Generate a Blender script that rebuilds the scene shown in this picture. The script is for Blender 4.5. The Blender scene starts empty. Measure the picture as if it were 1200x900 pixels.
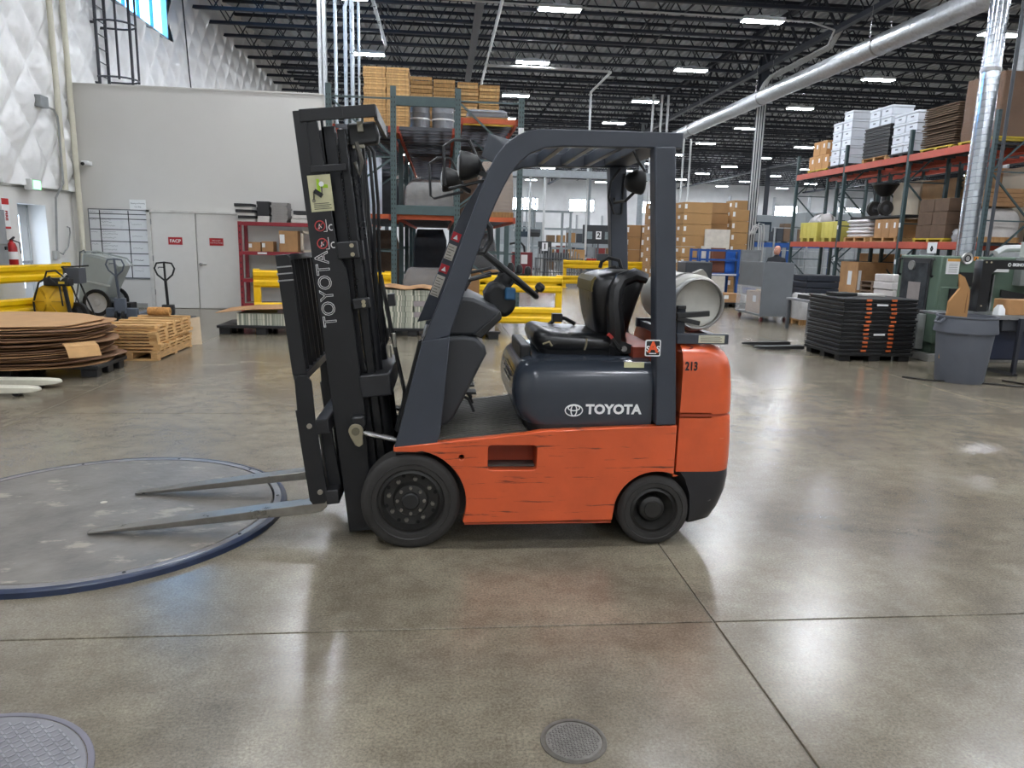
import bpy, math, random
from mathutils import Matrix, Vector, Euler
PI = math.pi
R = math.radians
random.seed(7)
SC = bpy.context.scene
COL = SC.collection

# ------------------------------------------------------------------ camera, world, exposure
def make_camera():
    p, yaw, roll, h, f = R(11.0), R(5.7), R(1.46), 1.65, 851.0
    fw = Vector((math.sin(yaw)*math.cos(p), math.cos(yaw)*math.cos(p), -math.sin(p)))
    rt = Vector((math.cos(yaw), -math.sin(yaw), 0))
    dn = fw.cross(rt)
    c, s = math.cos(roll), math.sin(roll)
    r2 = c*rt - s*dn
    d2 = s*rt + c*dn
    cam = bpy.data.cameras.new('camera')
    cam.sensor_width = 36
    cam.lens = 36*f/1200
    cam.clip_end = 300
    o = bpy.data.objects.new('camera', cam)
    m = Matrix((r2, -d2, -fw)).transposed().to_4x4()
    m.translation = (0, 0, h)
    o.matrix_world = m
    COL.objects.link(o)
    SC.camera = o
make_camera()
W = bpy.data.worlds.new('world'); SC.world = W; W.use_nodes = True
W.node_tree.nodes['Background'].inputs[0].default_value = (.62, .72, .9, 1)
W.node_tree.nodes['Background'].inputs[1].default_value = 1.0
SC.view_settings.view_transform = 'Standard'
SC.view_settings.look = 'None'
SC.view_settings.gamma = 1
SC.view_settings.use_curve_mapping = False
SC.view_settings.exposure = 1.52
LAMP = 62.0        # radiance of the ceiling fixtures
DAY = 14.0         # radiance of the daylight panes

# ------------------------------------------------------------------ materials
def lin(h):
    c = [int(h[i:i+2], 16)/255 for i in (0, 2, 4)]
    return tuple(x/12.92 if x <= .04045 else ((x+.055)/1.055)**2.4 for x in c)
MC = {}
def M(hexc, rough=.5, metal=0, var=.12, scale=6, bump=0, bscale=40, stretch=(1, 1, 1), wear=None, coat=0, rvar=.1, spec=.5):
    """principled material: object-space noise varies colour and gloss; wear = (hex, threshold, scale, stretch)"""
    key = (hexc, rough, metal, var, scale, bump, bscale, stretch, wear, coat, rvar, spec)
    if key in MC: return MC[key]
    m = bpy.data.materials.new('mat_'+hexc); m.use_nodes = True
    nt = m.node_tree; N = nt.nodes; L = nt.links
    b = N['Principled BSDF']
    b.inputs['Metallic'].default_value = metal
    b.inputs['Specular IOR Level'].default_value = spec
    b.inputs['Coat Weight'].default_value = coat
    b.inputs['Coat Roughness'].default_value = .15
    c = lin(hexc)
    tc = N.new('ShaderNodeTexCoord')
    mp = N.new('ShaderNodeMapping'); mp.inputs['Scale'].default_value = stretch
    L.new(tc.outputs['Object'], mp.inputs['Vector'])
    n = N.new('ShaderNodeTexNoise'); n.inputs['Scale'].default_value = scale; n.inputs['Detail'].default_value = 5
    n.inputs['Roughness'].default_value = .6
    L.new(mp.outputs[0], n.inputs['Vector'])
    cr = N.new('ShaderNodeValToRGB')
    cr.color_ramp.elements[0].position = .3; cr.color_ramp.elements[1].position = .7
    cr.color_ramp.elements[0].color = (*[x*(1-var) for x in c], 1)
    cr.color_ramp.elements[1].color = (*[min(1, x*(1+var)) for x in c], 1)
    L.new(n.outputs['Fac'], cr.inputs['Fac'])
    col = cr.outputs['Color']
    if wear:
        wh, th, ws, wst = wear
        mp2 = N.new('ShaderNodeMapping'); mp2.inputs['Scale'].default_value = wst
        L.new(tc.outputs['Object'], mp2.inputs['Vector'])
        n2 = N.new('ShaderNodeTexNoise'); n2.inputs['Scale'].default_value = ws; n2.inputs['Detail'].default_value = 6
        n2.inputs['Roughness'].default_value = .65
        L.new(mp2.outputs[0], n2.inputs['Vector'])
        r2 = N.new('ShaderNodeValToRGB')
        r2.color_ramp.elements[0].position = th; r2.color_ramp.elements[1].position = th+.06
        r2.color_ramp.elements[0].color = (0, 0, 0, 1)
        L.new(n2.outputs['Fac'], r2.inputs['Fac'])
        mx = N.new('ShaderNodeMix'); mx.data_type = 'RGBA'
        L.new(r2.outputs['Color'], mx.inputs['Factor'])
        L.new(col, mx.inputs['A']); mx.inputs['B'].default_value = (*lin(wh), 1)
        col = mx.outputs['Result']
    L.new(col, b.inputs['Base Color'])
    if rvar:
        mr = N.new('ShaderNodeMapRange')
        mr.inputs['To Min'].default_value = max(.03, rough-rvar); mr.inputs['To Max'].default_value = min(1, rough+rvar)
        L.new(n.outputs['Fac'], mr.inputs['Value']); L.new(mr.outputs[0], b.inputs['Roughness'])
    else:
        b.inputs['Roughness'].default_value = rough
    if bump:
        n3 = N.new('ShaderNodeTexNoise'); n3.inputs['Scale'].default_value = bscale; n3.inputs['Detail'].default_value = 4
        L.new(mp.outputs[0], n3.inputs['Vector'])
        bp = N.new('ShaderNodeBump'); bp.inputs['Strength'].default_value = bump; bp.inputs['Distance'].default_value = .01
        L.new(n3.outputs['Fac'], bp.inputs['Height']); L.new(bp.outputs[0], b.inputs['Normal'])
    MC[key] = m
    return m
def emit(hexc, s, key='e'):
    k = (key, hexc, s)
    if k in MC: return MC[k]
    m = bpy.data.materials.new('glow'); m.use_nodes = True
    b = m.node_tree.nodes['Principled BSDF']
    b.inputs['Base Color'].default_value = (.8, .8, .8, 1)
    b.inputs['Emission Color'].default_value = (*lin(hexc), 1)
    b.inputs['Emission Strength'].default_value = s
    MC[k] = m
    return m
def plastic_wrap(hexc, alpha=.45):
    k = ('wrap', hexc, alpha)
    if k in MC: return MC[k]
    m = bpy.data.materials.new('wrap'); m.use_nodes = True
    nt = m.node_tree; N = nt.nodes; L = nt.links; b = N['Principled BSDF']
    b.inputs['Base Color'].default_value = (*lin(hexc), 1)
    b.inputs['Roughness'].default_value = .18
    b.inputs['Alpha'].default_value = alpha
    tc = N.new('ShaderNodeTexCoord'); n = N.new('ShaderNodeTexNoise'); n.inputs['Scale'].default_value = 9; n.inputs['Detail'].default_value = 6
    mp = N.new('ShaderNodeMapping'); mp.inputs['Scale'].default_value = (1, 1, 2.5)
    L.new(tc.outputs['Object'], mp.inputs[0]); L.new(mp.outputs[0], n.inputs['Vector'])
    bp = N.new('ShaderNodeBump'); bp.inputs['Strength'].default_value = .9; bp.inputs['Distance'].default_value = .05
    L.new(n.outputs['Fac'], bp.inputs['Height']); L.new(bp.outputs[0], b.inputs['Normal'])
    MC[k] = m
    return m
def floor_material():
    m = bpy.data.materials.new('polished_concrete'); m.use_nodes = True
    nt = m.node_tree; N = nt.nodes; L = nt.links; b = N['Principled BSDF']
    geo = N.new('ShaderNodeNewGeometry')
    def noise(scale, detail=6, rough=.6, st=(1, 1, 1), dist=0):
        mp = N.new('ShaderNodeMapping'); mp.inputs['Scale'].default_value = st
        L.new(geo.outputs['Position'], mp.inputs[0])
        n = N.new('ShaderNodeTexNoise'); n.inputs['Scale'].default_value = scale; n.inputs['Detail'].default_value = detail
        n.inputs['Roughness'].default_value = rough; n.inputs['Distortion'].default_value = dist
        L.new(mp.outputs[0], n.inputs['Vector']); return n.outputs['Fac']
    def ramp(fac, p0, c0, p1, c1):
        r = N.new('ShaderNodeValToRGB'); e = r.color_ramp.elements
        e[0].position = p0; e[1].position = p1; e[0].color = (*c0, 1); e[1].color = (*c1, 1)
        L.new(fac, r.inputs['Fac']); return r.outputs['Color']
    def mix(a, c, fac, mode='MULTIPLY'):
        x = N.new('ShaderNodeMix'); x.data_type = 'RGBA'; x.blend_type = mode
        L.new(a, x.inputs['A']); L.new(c, x.inputs['B']); x.inputs['Factor'].default_value = fac; return x.outputs['Result']
    base = ramp(noise(.9, 7, .62, (1, 1, 1), .6), .3, lin('675f54'), .72, lin('8e8676'))
    mottle = ramp(noise(6, 8, .75), .3, (.66, .65, .62), .7, (1.2, 1.2, 1.19))
    speck = ramp(noise(90, 4, .8), .35, (.5, .5, .49), .72, (1.5, 1.5, 1.46))
    swirl = ramp(noise(3.0, 8, .65, (.5, 1.4, 1), .8), .40, (1.04, 1.04, 1.03), .75, (.84, .82, .78))
    col = mix(mix(mix(base, mottle, .8), speck, .8), swirl, .7)
    L.new(col, b.inputs['Base Color'])
    rr = N.new('ShaderNodeMapRange'); rr.inputs['To Min'].default_value = .21; rr.inputs['To Max'].default_value = .262
    L.new(noise(.8, 3, .5), rr.inputs['Value']); L.new(rr.outputs[0], b.inputs['Roughness'])
    b.inputs['Specular IOR Level'].default_value = .8
    return m

# ------------------------------------------------------------------ mesh helpers
CT = Matrix.Identity(4)
def rotz(a): return Matrix.Rotation(a, 4, 'Z')
def T(x, y, z): return Matrix.Translation((x, y, z))
def FY(x, y, z): return T(x, y, z) @ Matrix.Rotation(PI/2, 4, 'X')                      # flat print facing -Y
def FXP(x, y, z): return T(x, y, z) @ rotz(PI/2) @ Matrix.Rotation(PI/2, 4, 'X')       # facing +X
def FXM(x, y, z): return T(x, y, z) @ rotz(-PI/2) @ Matrix.Rotation(PI/2, 4, 'X')      # facing -X
class G:
    def __init__(s, t=None):
        s.v = []; s.f = []; s.mi = []; s.m = 0; s.t = CT.copy() if t is None else CT @ t
    def add(s, vs, fs):
        o = len(s.v)
        s.v += [tuple(s.t @ Vector(v)) for v in vs]
        s.f += [tuple(i+o for i in f) for f in fs]; s.mi += [s.m]*len(fs)
        return s
    def box(s, x0, x1, y0, y1, z0, z1, t=None):
        vs = [(x, y, z) for z in (z0, z1) for y in (y0, y1) for x in (x0, x1)]
        if t is not None: vs = [t @ Vector(v) for v in vs]
        return s.add(vs, [(0, 2, 3, 1), (4, 5, 7, 6), (0, 1, 5, 4), (2, 6, 7, 3), (0, 4, 6, 2), (1, 3, 7, 5)])
    def bar(s, p, q, w, h=None):
        p = Vector(p); q = Vector(q); h = h or w; d = (q-p).normalized()
        up = Vector((0, 0, 1)) if abs(d.z) < .95 else Vector((0, 1, 0))
        a = d.cross(up).normalized()*w/2; b = a.cross(d).normalized()*h/2
        vs = [p-a-b, p+a-b, p+a+b, p-a+b, q-a-b, q+a-b, q+a+b, q-a+b]
        return s.add(vs, [(3, 2, 1, 0), (4, 5, 6, 7), (0, 1, 5, 4), (1, 2, 6, 5), (2, 3, 7, 6), (3, 0, 4, 7)])
    def loft(s, rings, cap=True, closed=False):
        n = len(rings[0]); vs = [p for r in rings for p in r]; fs = []
        m = len(rings)
        for i in range(m if closed else m-1):
            a, b = i*n, ((i+1) % m)*n
            for j in range(n):
                k = (j+1) % n
                fs.append((a+j, a+k, b+k, b+j))
        if cap and not closed:
            fs.append(tuple(range(n-1, -1, -1))); fs.append(tuple(range((m-1)*n, m*n)))
        return s.add(vs, fs)
    def tube(s, pts, r, n=8, closed=False):
        P = [Vector(p) for p in pts]; rings = []; ref = None
        m = len(P)
        for i in range(m):
            if closed: d = P[(i+1) % m]-P[i-1]
            else: d = P[min(i+1, m-1)]-P[max(i-1, 0)]
            d.normalize()
            if ref is None: ref = Vector((0, 0, 1)) if abs(d.z) < .9 else Vector((1, 0, 0))
            a = ref - d*ref.dot(d)
            if a.length < 1e-4: a = d.orthogonal()
            a.normalize(); ref = a; b = d.cross(a)
            rr = r[i] if isinstance(r, (list, tuple)) else r
            rings.append([P[i]+rr*(math.cos(2*PI*k/n)*a+math.sin(2*PI*k/n)*b) for k in range(n)])
        return s.loft(rings, not closed, closed)
    def cyl(s, p, q, r, r2=None, n=16):
        return s.tube([p, q], [r, r if r2 is None else r2], n)
    def lathe(s, prof, n=32, t=None):
        t = t or Matrix.Identity(4)
        rings = [[t @ Vector((max(r, 1e-4)*math.cos(2*PI*k/n), max(r, 1e-4)*math.sin(2*PI*k/n), z)) for k in range(n)] for r, z in prof]
        return s.loft(rings, False)
    def prism(s, poly, a, b, axis='y'):
        f = {'y': lambda p, d: (p[0], d, p[1]), 'z': lambda p, d: (p[0], p[1], d), 'x': lambda p, d: (d, p[0], p[1])}[axis]
        return s.loft([[f(p, a) for p in poly], [f(p, b) for p in poly]])
    def build(s, name, mat, parent=None, bev=0, seg=2, ang=35, sub=0, **kw):
        me = bpy.data.meshes.new(name)
        me.from_pydata(s.v, [], s.f)
        for m in (mat if isinstance(mat, (list, tuple)) else [mat]): me.materials.append(m)
        if any(s.mi): me.polygons.foreach_set('material_index', s.mi)
        me.polygons.foreach_set('use_smooth', [True]*len(me.polygons))
        import bmesh
        bm = bmesh.new(); bm.from_mesh(me); bmesh.ops.recalc_face_normals(bm, faces=bm.faces); bm.to_mesh(me); bm.free()
        me.set_sharp_from_angle(angle=R(ang))
        o = bpy.data.objects.new(name, me); COL.objects.link(o)
        if parent is not None: o.parent = parent
        if bev:
            md = o.modifiers.new('bevel', 'BEVEL'); md.width = bev; md.segments = seg; md.limit_method = 'ANGLE'; md.angle_limit = R(40)
            md.harden_normals = False
        if sub:
            md = o.modifiers.new('sub', 'SUBSURF'); md.levels = sub; md.render_levels = sub
        for k, val in kw.items(): o[k] = val
        return o
def thing(name, label, cat, loc=(0, 0, 0), rz=0, group=None, world=False):
    """an Empty at the thing's base; parts are built in its own space (world=True: given in room coordinates)"""
    global CT
    o = bpy.data.objects.new(name, None); COL.objects.link(o)
    o.empty_display_size = .1
    o.location = loc; o.rotation_euler = (0, 0, rz)
    o['label'] = label; o['category'] = cat
    if group: o['group'] = group
    CT = Matrix.Translation(-Vector(loc)) if world else Matrix.Identity(4)
    return o
def solo(g, name, mat, label, cat, loc=(0, 0, 0), rz=0, group=None, **kw):
    global CT
    o = g.build(name, mat, None, **kw)
    if CT != Matrix.Identity(4): o.data.transform(CT.inverted()); CT = Matrix.Identity(4)
    o.location = loc; o.rotation_euler = (0, 0, rz)
    o['label'] = label; o['category'] = cat
    if group: o['group'] = group
    return o
def struct(g, name, mat, parent=None, **kw):
    o = g.build(name, mat, parent, **kw)
    if parent is None: o['kind'] = 'structure'
    return o
KIDS = {}
def dup(root, loc, rz=None, label=None, group=None):
    def cp(o, par):
        c = o.copy(); COL.objects.link(c)
        if par is not None: c.parent = par; c.matrix_parent_inverse = o.matrix_parent_inverse.copy()
        for k in kids(o): cp(k, c)
        return c
    def kids(o):
        if o.name not in KIDS: KIDS[o.name] = list(o.children)
        return KIDS[o.name]
    r = cp(root, None); r.location = loc
    if rz is not None: r.rotation_euler = (0, 0, rz)
    if label: r['label'] = label
    if group: r['group'] = group
    return r
def nocopy():
    global CT
    CT = Matrix.Identity(4)
def plate(name, outlines, y0, y1, mat, parent, bev=.0, mt=None):
    """XZ outlines (first the rim, then holes) filled and given thickness from y0 to y1"""
    cu = bpy.data.curves.new(name, 'CURVE'); cu.dimensions = '2D'; cu.fill_mode = 'BOTH'
    for o in outlines:
        sp = cu.splines.new('POLY'); sp.points.add(len(o)-1); sp.use_cyclic_u = True
        for i, p in enumerate(o): sp.points[i].co = (p[0], p[1], 0, 1)
    cu.extrude = abs(y1-y0)/2-bev; cu.bevel_depth = bev; cu.offset = -bev; cu.bevel_resolution = 1
    return flat(name, cu, CT @ (mt or Matrix.Identity(4)) @ FY(0, (y0+y1)/2, 0), mat, parent)
def flat(name, cu, mtx, mat, parent):
    ob = bpy.data.objects.new('tmp_curve', cu)
    me = bpy.data.meshes.new_from_object(ob)
    bpy.data.objects.remove(ob); bpy.data.curves.remove(cu)
    me.transform(mtx); me.materials.clear(); me.materials.append(mat); me.name = name
    o = bpy.data.objects.new(name, me); COL.objects.link(o)
    if parent is not None: o.parent = parent
    return o
def text(s, size, mtx, mat, parent, name='lettering', ext=.0008, off=0, outline=0, sx=1, align='CENTER'):
    cu = bpy.data.curves.new(name, 'FONT'); cu.body = s; cu.size = size; cu.align_x = align; cu.align_y = 'CENTER'
    cu.resolution_u = 3
    if outline: cu.fill_mode = 'NONE'; cu.bevel_depth = outline; cu.bevel_resolution = 0
    else: cu.extrude = ext; cu.offset = off
    return flat(name, cu, CT @ mtx @ Matrix.Diagonal((sx, 1, 1, 1)), mat, parent)
def arc(cx, cy, r, a0, a1, n):
    return [(cx+r*math.cos(R(a0+(a1-a0)*i/n)), cy+r*math.sin(R(a0+(a1-a0)*i/n))) for i in range(n+1)]
def rrect(x0, x1, y0, y1, r, n=4):
    return arc(x1-r, y0+r, r, -90, 0, n)+arc(x1-r, y1-r, r, 0, 90, n)+arc(x0+r, y1-r, r, 90, 180, n)+arc(x0+r, y0+r, r, 180, 270, n)
ORD = 'first second third fourth fifth sixth seventh eighth ninth tenth eleventh twelfth thirteenth fourteenth fifteenth sixteenth seventeenth eighteenth nineteenth twentieth twenty-first twenty-second'.split()

# ------------------------------------------------------------------ shared materials
BLACK = M('1d1e20', .42, 0, .25, 8, .05)
BLACKP = M('151617', .5, 0, .2, 10)
RUBBER = M("2a2826", .7, 0, .2, 14, .15, 60)
STEEL = M('9a9a9a', .32, 1, .2, 10)
CHROME = M('d0d0d0', .15, 1, .05)
GALV = M('b4b8bb', .38, .85, .15, 12)
WHITE = M('dcdcd8', .6, 0, .05)
YELLOW = M('e3b80a', .35, 0, .1, 5, wear=('6b5a20', .70, 5, (1, 1, 1)))
KRAFT = M('a67f57', .85, 0, .14, 4)
KRAFT2 = M('94704d', .85, 0, .16, 4)
DKRAFT = M('5f4c3d', .9, 0, .2, 4)
WOOD = M('bd9563', .75, 0, .3, 7, stretch=(1, 1, 6))
WOOD2 = M('c9a069', .75, 0, .25, 5, stretch=(1, 5, 1))
WOOD3 = M('a27b4e', .75, 0, .3, 6, stretch=(5, 1, 1))
TEAL = M('46595a', .5, 0, .12, 5)
RACKG = M('34474a', .5, 0, .12, 5)
ORANGEB = M('b04c3a', .45, 0, .12, 4, wear=('7a4436', .66, 7, (1, 1, 1)))
PIPE = M('c6c8c8', .4, .3, .08)

# ------------------------------------------------------------------ the room
XL, XR, YN, YF, ZC = -8.05, 62.0, -12.0, 86.0, 10.1
def build_floor():
    g = G(); g.box(XL, XR, YN, YF, -.3, -.012)
    fl = struct(g, 'floor', M('8f897c', .7, 0, .2, 3))
    fm = floor_material()
    xs = [XL]+[-3.7+4.93*k for k in range(8)]+[XR]
    ys = [YN]+[-9.1+4*k for k in range(12)]+[YF]
    for i in range(len(xs)-1):
        for j in range(len(ys)-1):
            g = G(); q = .005
            g.box(xs[i]+q, xs[i+1]-q, ys[j]+q, ys[j+1]-q, -.012, 0)
            g.build('concrete_slab', fm, fl, bev=.002, seg=1)
build_floor()

def quilt(yA, yB, zA, zB, step, py, pz, amp):
    ny = int((yB-yA)/step)+1; nz = int((zB-zA)/step)+1
    vs = []; fs = []
    for j in range(nz):
        z = zA+(zB-zA)*j/(nz-1)
        for i in range(ny):
            y = yA+(yB-yA)*i/(ny-1)
            wob = .12*math.sin(2.1*z+1.3*y)+.1*math.sin(3.7*y-1.1*z)
            u = (y/py+z/pz)+wob*.35; v = (y/py-z/pz)+wob*.25
            su = abs(math.sin(PI*u)); sv = abs(math.sin(PI*v))
            h = amp*(min(su, sv)**.7)*(.6+.4*max(su, sv))
            h += .014*math.sin(9*u+5*math.sin(3*v))*math.sin(11*v+2*z) + .006*math.sin(31*y+17*z)*math.sin(23*z-9*y)
            vs.append((XL+.02+h, y, z))
    for j in range(nz-1):
        for i in range(ny-1):
            a = j*ny+i; fs.append((a, a+1, a+ny+1, a+ny))
    return G().add(vs, fs)
def build_walls():
    flatm = M('dad9d5', .55, 0, .03, 2)
    quiltm = M('e8e8e7', .34, 0, .05, 3, .5, 9)
    # left wall: flat liner panels below, quilted insulation above, an exit door in the liner
    g = G()
    g.box(XL-.4, XL, YN, 15.04, 0, 2.5); g.box(XL-.4, XL, 16.06, YF, 0, 2.5); g.box(XL-.4, XL, 15.04, 16.06, 2.16, 2.5)
    g.box(XL-.4, XL-.05, YN, YF, 2.5, 7.2); g.box(XL-.4, XL-.05, YN, 19.85, 7.2, 9.7); g.box(XL-.4, XL-.05, 23.65, YF, 7.2, 9.7)
    g.box(XL-.4, XL-.05, YN, YF, 9.7, ZC+.1)
    wl = struct(g, 'wall_left', flatm)
    for a, b, c, d, st in ((YN, 12, 2.5, ZC, .3), (12, 19.8, 2.5, ZC, .045), (19.8, 23.7, 2.5, 7.16, .06), (19.8, 23.7, 9.72, ZC, .1), (23.7, 50, 2.5, ZC, .08), (50, YF, 2.5, ZC, .3)):
        q = quilt(a, b, c, d, st, 1.05, 1.2, .15); q.build('quilted_insulation', quiltm, wl, ang=80)
    for k in range(9):
        g = G(); g.box(XL, XL+.012, 12.2+k*1.02-(k > 2)*.05, 12.2+k*1.02+1.0-(k > 2)*.05, 0.1, 2.48)
        if not (12.2+k*1.02+1.0 > 15.0 and 12.2+k*1.02 < 16.1) and 12.2+k*1.02 < 16.2: g.build('liner_panel', flatm, wl, bev=.003)
    g = G(); g.box(XL, XL+.03, YN, 17.2, 2.46, 2.5)
    g.build('liner_cap', M('b9b9b5', .5), wl)
    # batten strips at the corner
    for i, (y, w) in enumerate(((16.55, .11), (17.1, .11))):
        g = G(); g.cyl((XL+.19, y, 2.5 if i == 0 else 0), (XL+.19, y, ZC-.2), w/2, n=12)
        for z in range(3, 10): g.cyl((XL+.19, y, z), (XL+.19, y, z+.02), w/2+.004, n=12)
        struct(g, 'trim_%d' % (i+1), M('cfcbb9', .5, 0, .05))
    # partition
    g = G(); g.box(XL, -2.62, 17.2, 17.35, 0, 4.73); g.box(-2.77, -2.62, 17.35, 18.9, 0, 4.73); g.box(XL, -2.62, 17.18, 18.9, 4.73, 4.76); g.box(XL, -2.62, 18.8, 18.9, 0, 4.73)
    struct(g, 'wall_partition', M('cbc9c4', .5, 0, .02, 1))
    g = G(); g.box(XL, -6.62, 17.18, 17.2, 0, .1); g.box(-4.3, -2.62, 17.18, 17.2, 0, .1)
    struct(g, 'baseboard_partition', M('8d8c88', .6))
    g = G(); g.box(XL-.4, XR+.4, YF, YF+.3, 0, ZC)
    wb = struct(g, 'wall_back', M('d4d6d8', .6, 0, .08, .8, .3, 2))
    g = G(); g.box(XR, XR+.3, YN, YF, 0, ZC); struct(g, 'wall_right', M('c8cacb', .6, 0, .06, .8))
    g = G(); g.box(XL-.4, XR+.4, YN-.3, YN, 0, ZC); struct(g, 'wall_front', M('d4d4d2', .6, 0, .05, .8))
build_walls()

def build_windows():
    fr = M('9fa4a8', .4, .5)
    # blue daylight window high in the left wall
    g = G(); g.box(XL-.12, XL-.09, 19.9, 23.6, 7.25, 9.65)
    w = struct(g, 'window_1', emit('58aaea', DAY*.3))
    g = G()
    for a, b in ((7.18, 7.26), (9.64, 9.72)): g.box(XL-.1, XL+.06, 19.82, 23.68, a, b)
    for y in (19.82, 23.6): g.box(XL-.1, XL+.06, y, y+.08, 7.18, 9.72)
    g.build('window_frame', fr, w)
    for y in (20.8, 21.75, 22.7):
        g = G(); g.box(XL-.1, XL-.02, y, y+.05, 7.25, 9.65); g.build('mullion', M('4f7f9c', .4, .3), w)
    # clear windows far off in the back wall
    for i, x in enumerate((9.6, 16.2, 24.5, 33, 41, 49)):
        g = G(); g.box(x-1.45, x+1.45, YF-.05, YF-.02, 5.5, 6.75)
        w = struct(g, 'window_%d' % (i+2), emit('eaf4ff', DAY))
        for k in range(3):
            g = G(); g.box(x-1.5+k*1.45, x-1.42+k*1.45, YF-.12, YF-.01, 5.45, 6.8); g.build('mullion', fr, w)
        g = G(); g.box(x-1.5, x+1.5, YF-.12, YF-.01, 5.4, 5.5); g.box(x-1.5, x+1.5, YF-.12, YF-.01, 6.75, 6.85); g.build('window_frame', fr, w)
build_windows()

def build_doors():
    grey = M('cfcdc8', .45, 0, .02)
    # steel double door in the partition
    g = G(); 
    for x0, x1, z0, z1 in ((-6.5, -6.42, 0, 2.17), (-4.5, -4.42, 0, 2.17), (-6.5, -4.42, 2.11, 2.17)): g.box(x0, x1, 17.13, 17.21, z0, z1)
    d = struct(g, 'door_1', M('c3c1bc', .45), bev=.006)
    for k, (x0, x1) in enumerate(((-6.42, -5.47), (-5.45, -4.5))):
        g = G(); g.box(x0+.004, x1-.004, 17.15, 17.2, .01, 2.105); lf = g.build('door_leaf', grey, d, bev=.004)
        g = G()
        hx = x0+.006 if k == 0 else x1-.006
        for z in (.3, 1.05, 1.85): g.cyl((hx, 17.14, z), (hx, 17.14, z+.12), .012, n=8)
        g.build('hinge', STEEL, lf)
    g = G(); g.cyl((-5.38, 17.15, 1.0), (-5.38, 17.08, 1.0), .035); g.tube([(-5.38, 17.09, 1.0), (-5.37, 17.07, 1.0), (-5.25, 17.07, 1.0)], .012)
    g.build('lever_handle', CHROME, d)
    red = M('a51f26', .4, 0, .03)
    for x, lines, lab in ((-5.915, ['FACP'], 'red sign'), (-5.03, ['FIRE ALARM', 'CONTROL PANEL'], 'red sign with small print')):
        g = G(); g.box(x-.15, x+.15, 17.142, 17.15, 1.42, 1.585); s = g.build('door_sign', red, d, label=lab)
        if len(lines) == 1: text('FACP', .1, FY(x, 17.141, 1.5), WHITE, s, off=.002)
        else:
            for i, t in enumerate(lines): text(t, .034, FY(x, 17.141, 1.53-.05*i), WHITE, s)
    # exit door in the left wall, set back in a reveal
    g = G()
    g.box(XL-.4, XL-.34, 15.04, 15.1, 0, 2.16); g.box(XL-.4, XL-.34, 16.0, 16.06, 0, 2.16); g.box(XL-.4, XL-.34, 15.04, 16.06, 2.1, 2.16)
    d = struct(g, 'door_2', M('b7b9bb', .4, 0, .02))
    g = G(); g.box(XL-.39, XL-.36, 15.1, 15.35, .02, 2.1); g.box(XL-.39, XL-.36, 15.75, 16.0, .02, 2.1); g.box(XL-.39, XL-.36, 15.35, 15.75, .02, .5); g.box(XL-.39, XL-.36, 15.35, 15.75, 1.95, 2.1)
    lf = g.build('door_leaf', M('c3c6c8', .4, 0, .02), d)
    g = G(); g.box(XL-.385, XL-.375, 15.35, 15.75, .5, 1.95); g.build('glass_lite', emit('cfe4ff', DAY*.2), lf)
    g = G(); g.box(XL-.36, XL-.3, 15.12, 15.98, 1.0, 1.05); g.build('push_bar', STEEL, lf)
    g = G(); g.cyl((XL-.3, 15.2, 1.3), (XL-.36, 15.2, 1.3), .03); g.cyl((XL-.3, 15.2, 1.45), (XL-.36, 15.2, 1.45), .02); g.build('lock', BLACK, lf)
build_doors()

def build_ceiling():
    g = G(); g.box(XL-.4, XR+.4, YN-.3, YF+.3, ZC+.09, ZC+.2)
    ce = struct(g, 'ceiling', M('8d9298', .5, .2, .1, 1))
    # ribbed deck
    n = int((XR-XL)/.3); prof = []
    for k in range(n):
        x = XL+k*.3
        prof += [(x, ZC), (x+.11, ZC), (x+.16, ZC+.08), (x+.25, ZC+.08)]
    vs = [(x, y, z) for y in (YN, YF) for x, z in prof]; m = len(prof)
    G().add(vs, [(i, i+1, m+i+1, m+i) for i in range(m-1)]).build('ribbed_deck', M('b3b8bd', .5, .2, .15, 1), ce, ang=20)
    # bar joists: each one is the same open-web truss
    dark = M('2a2e38', .55, .1, .12, 4)
    g = G(); zb, zt = 8.82, 9.98; L0, L1 = XL-.02, XR
    for dy in (-.05, .02):
        g.box(L0, L1, dy, dy+.05, zb-.05, zb+.05); g.box(L0, L1, dy, dy+.05, zt-.05, zt+.05)
    x = L0; k = 0
    while x < L1-.7:
        a, b = ((x, 0, zt), (x+.72, 0, zb)) if k % 2 == 0 else ((x, 0, zb), (x+.72, 0, zt))
        g.bar(a, b, .035); x += .72; k += 1
    j0 = g.build('joist', dark, ce, ang=30)
    j0.location.y = 4.9
    for k in range(1, 49):
        j = j0.copy(); COL.objects.link(j); j.location.y = 4.9+1.625*k
    # bridging angles and girders run down the depth
    for x in (-5.2, -2, 1.2, 4.4, 7.6, 15.5, 19, 23):
        g = G(); g.bar((x, 4, zb+.1), (x, YF, zb+.1), .05); g.bar((x, 4, zt-.1), (x, YF, zt-.1), .05); g.build('bridging', dark, ce)
    for x in (12.2, 27.6, 43):
        g = G(); g.box(x-.1, x+.1, 4, YF, 8.35, 8.5); g.box(x-.1, x+.1, 4, YF, 9.75, 9.9)
        y = 4; k = 0
        while y < YF-1:
            g.bar((x, y, 9.8 if k % 2 else 8.4), (x, y+1.2, 8.4 if k % 2 else 9.8), .07); y += 1.2; k += 1
        g.build('girder', dark, ce)
build_ceiling()

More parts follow.
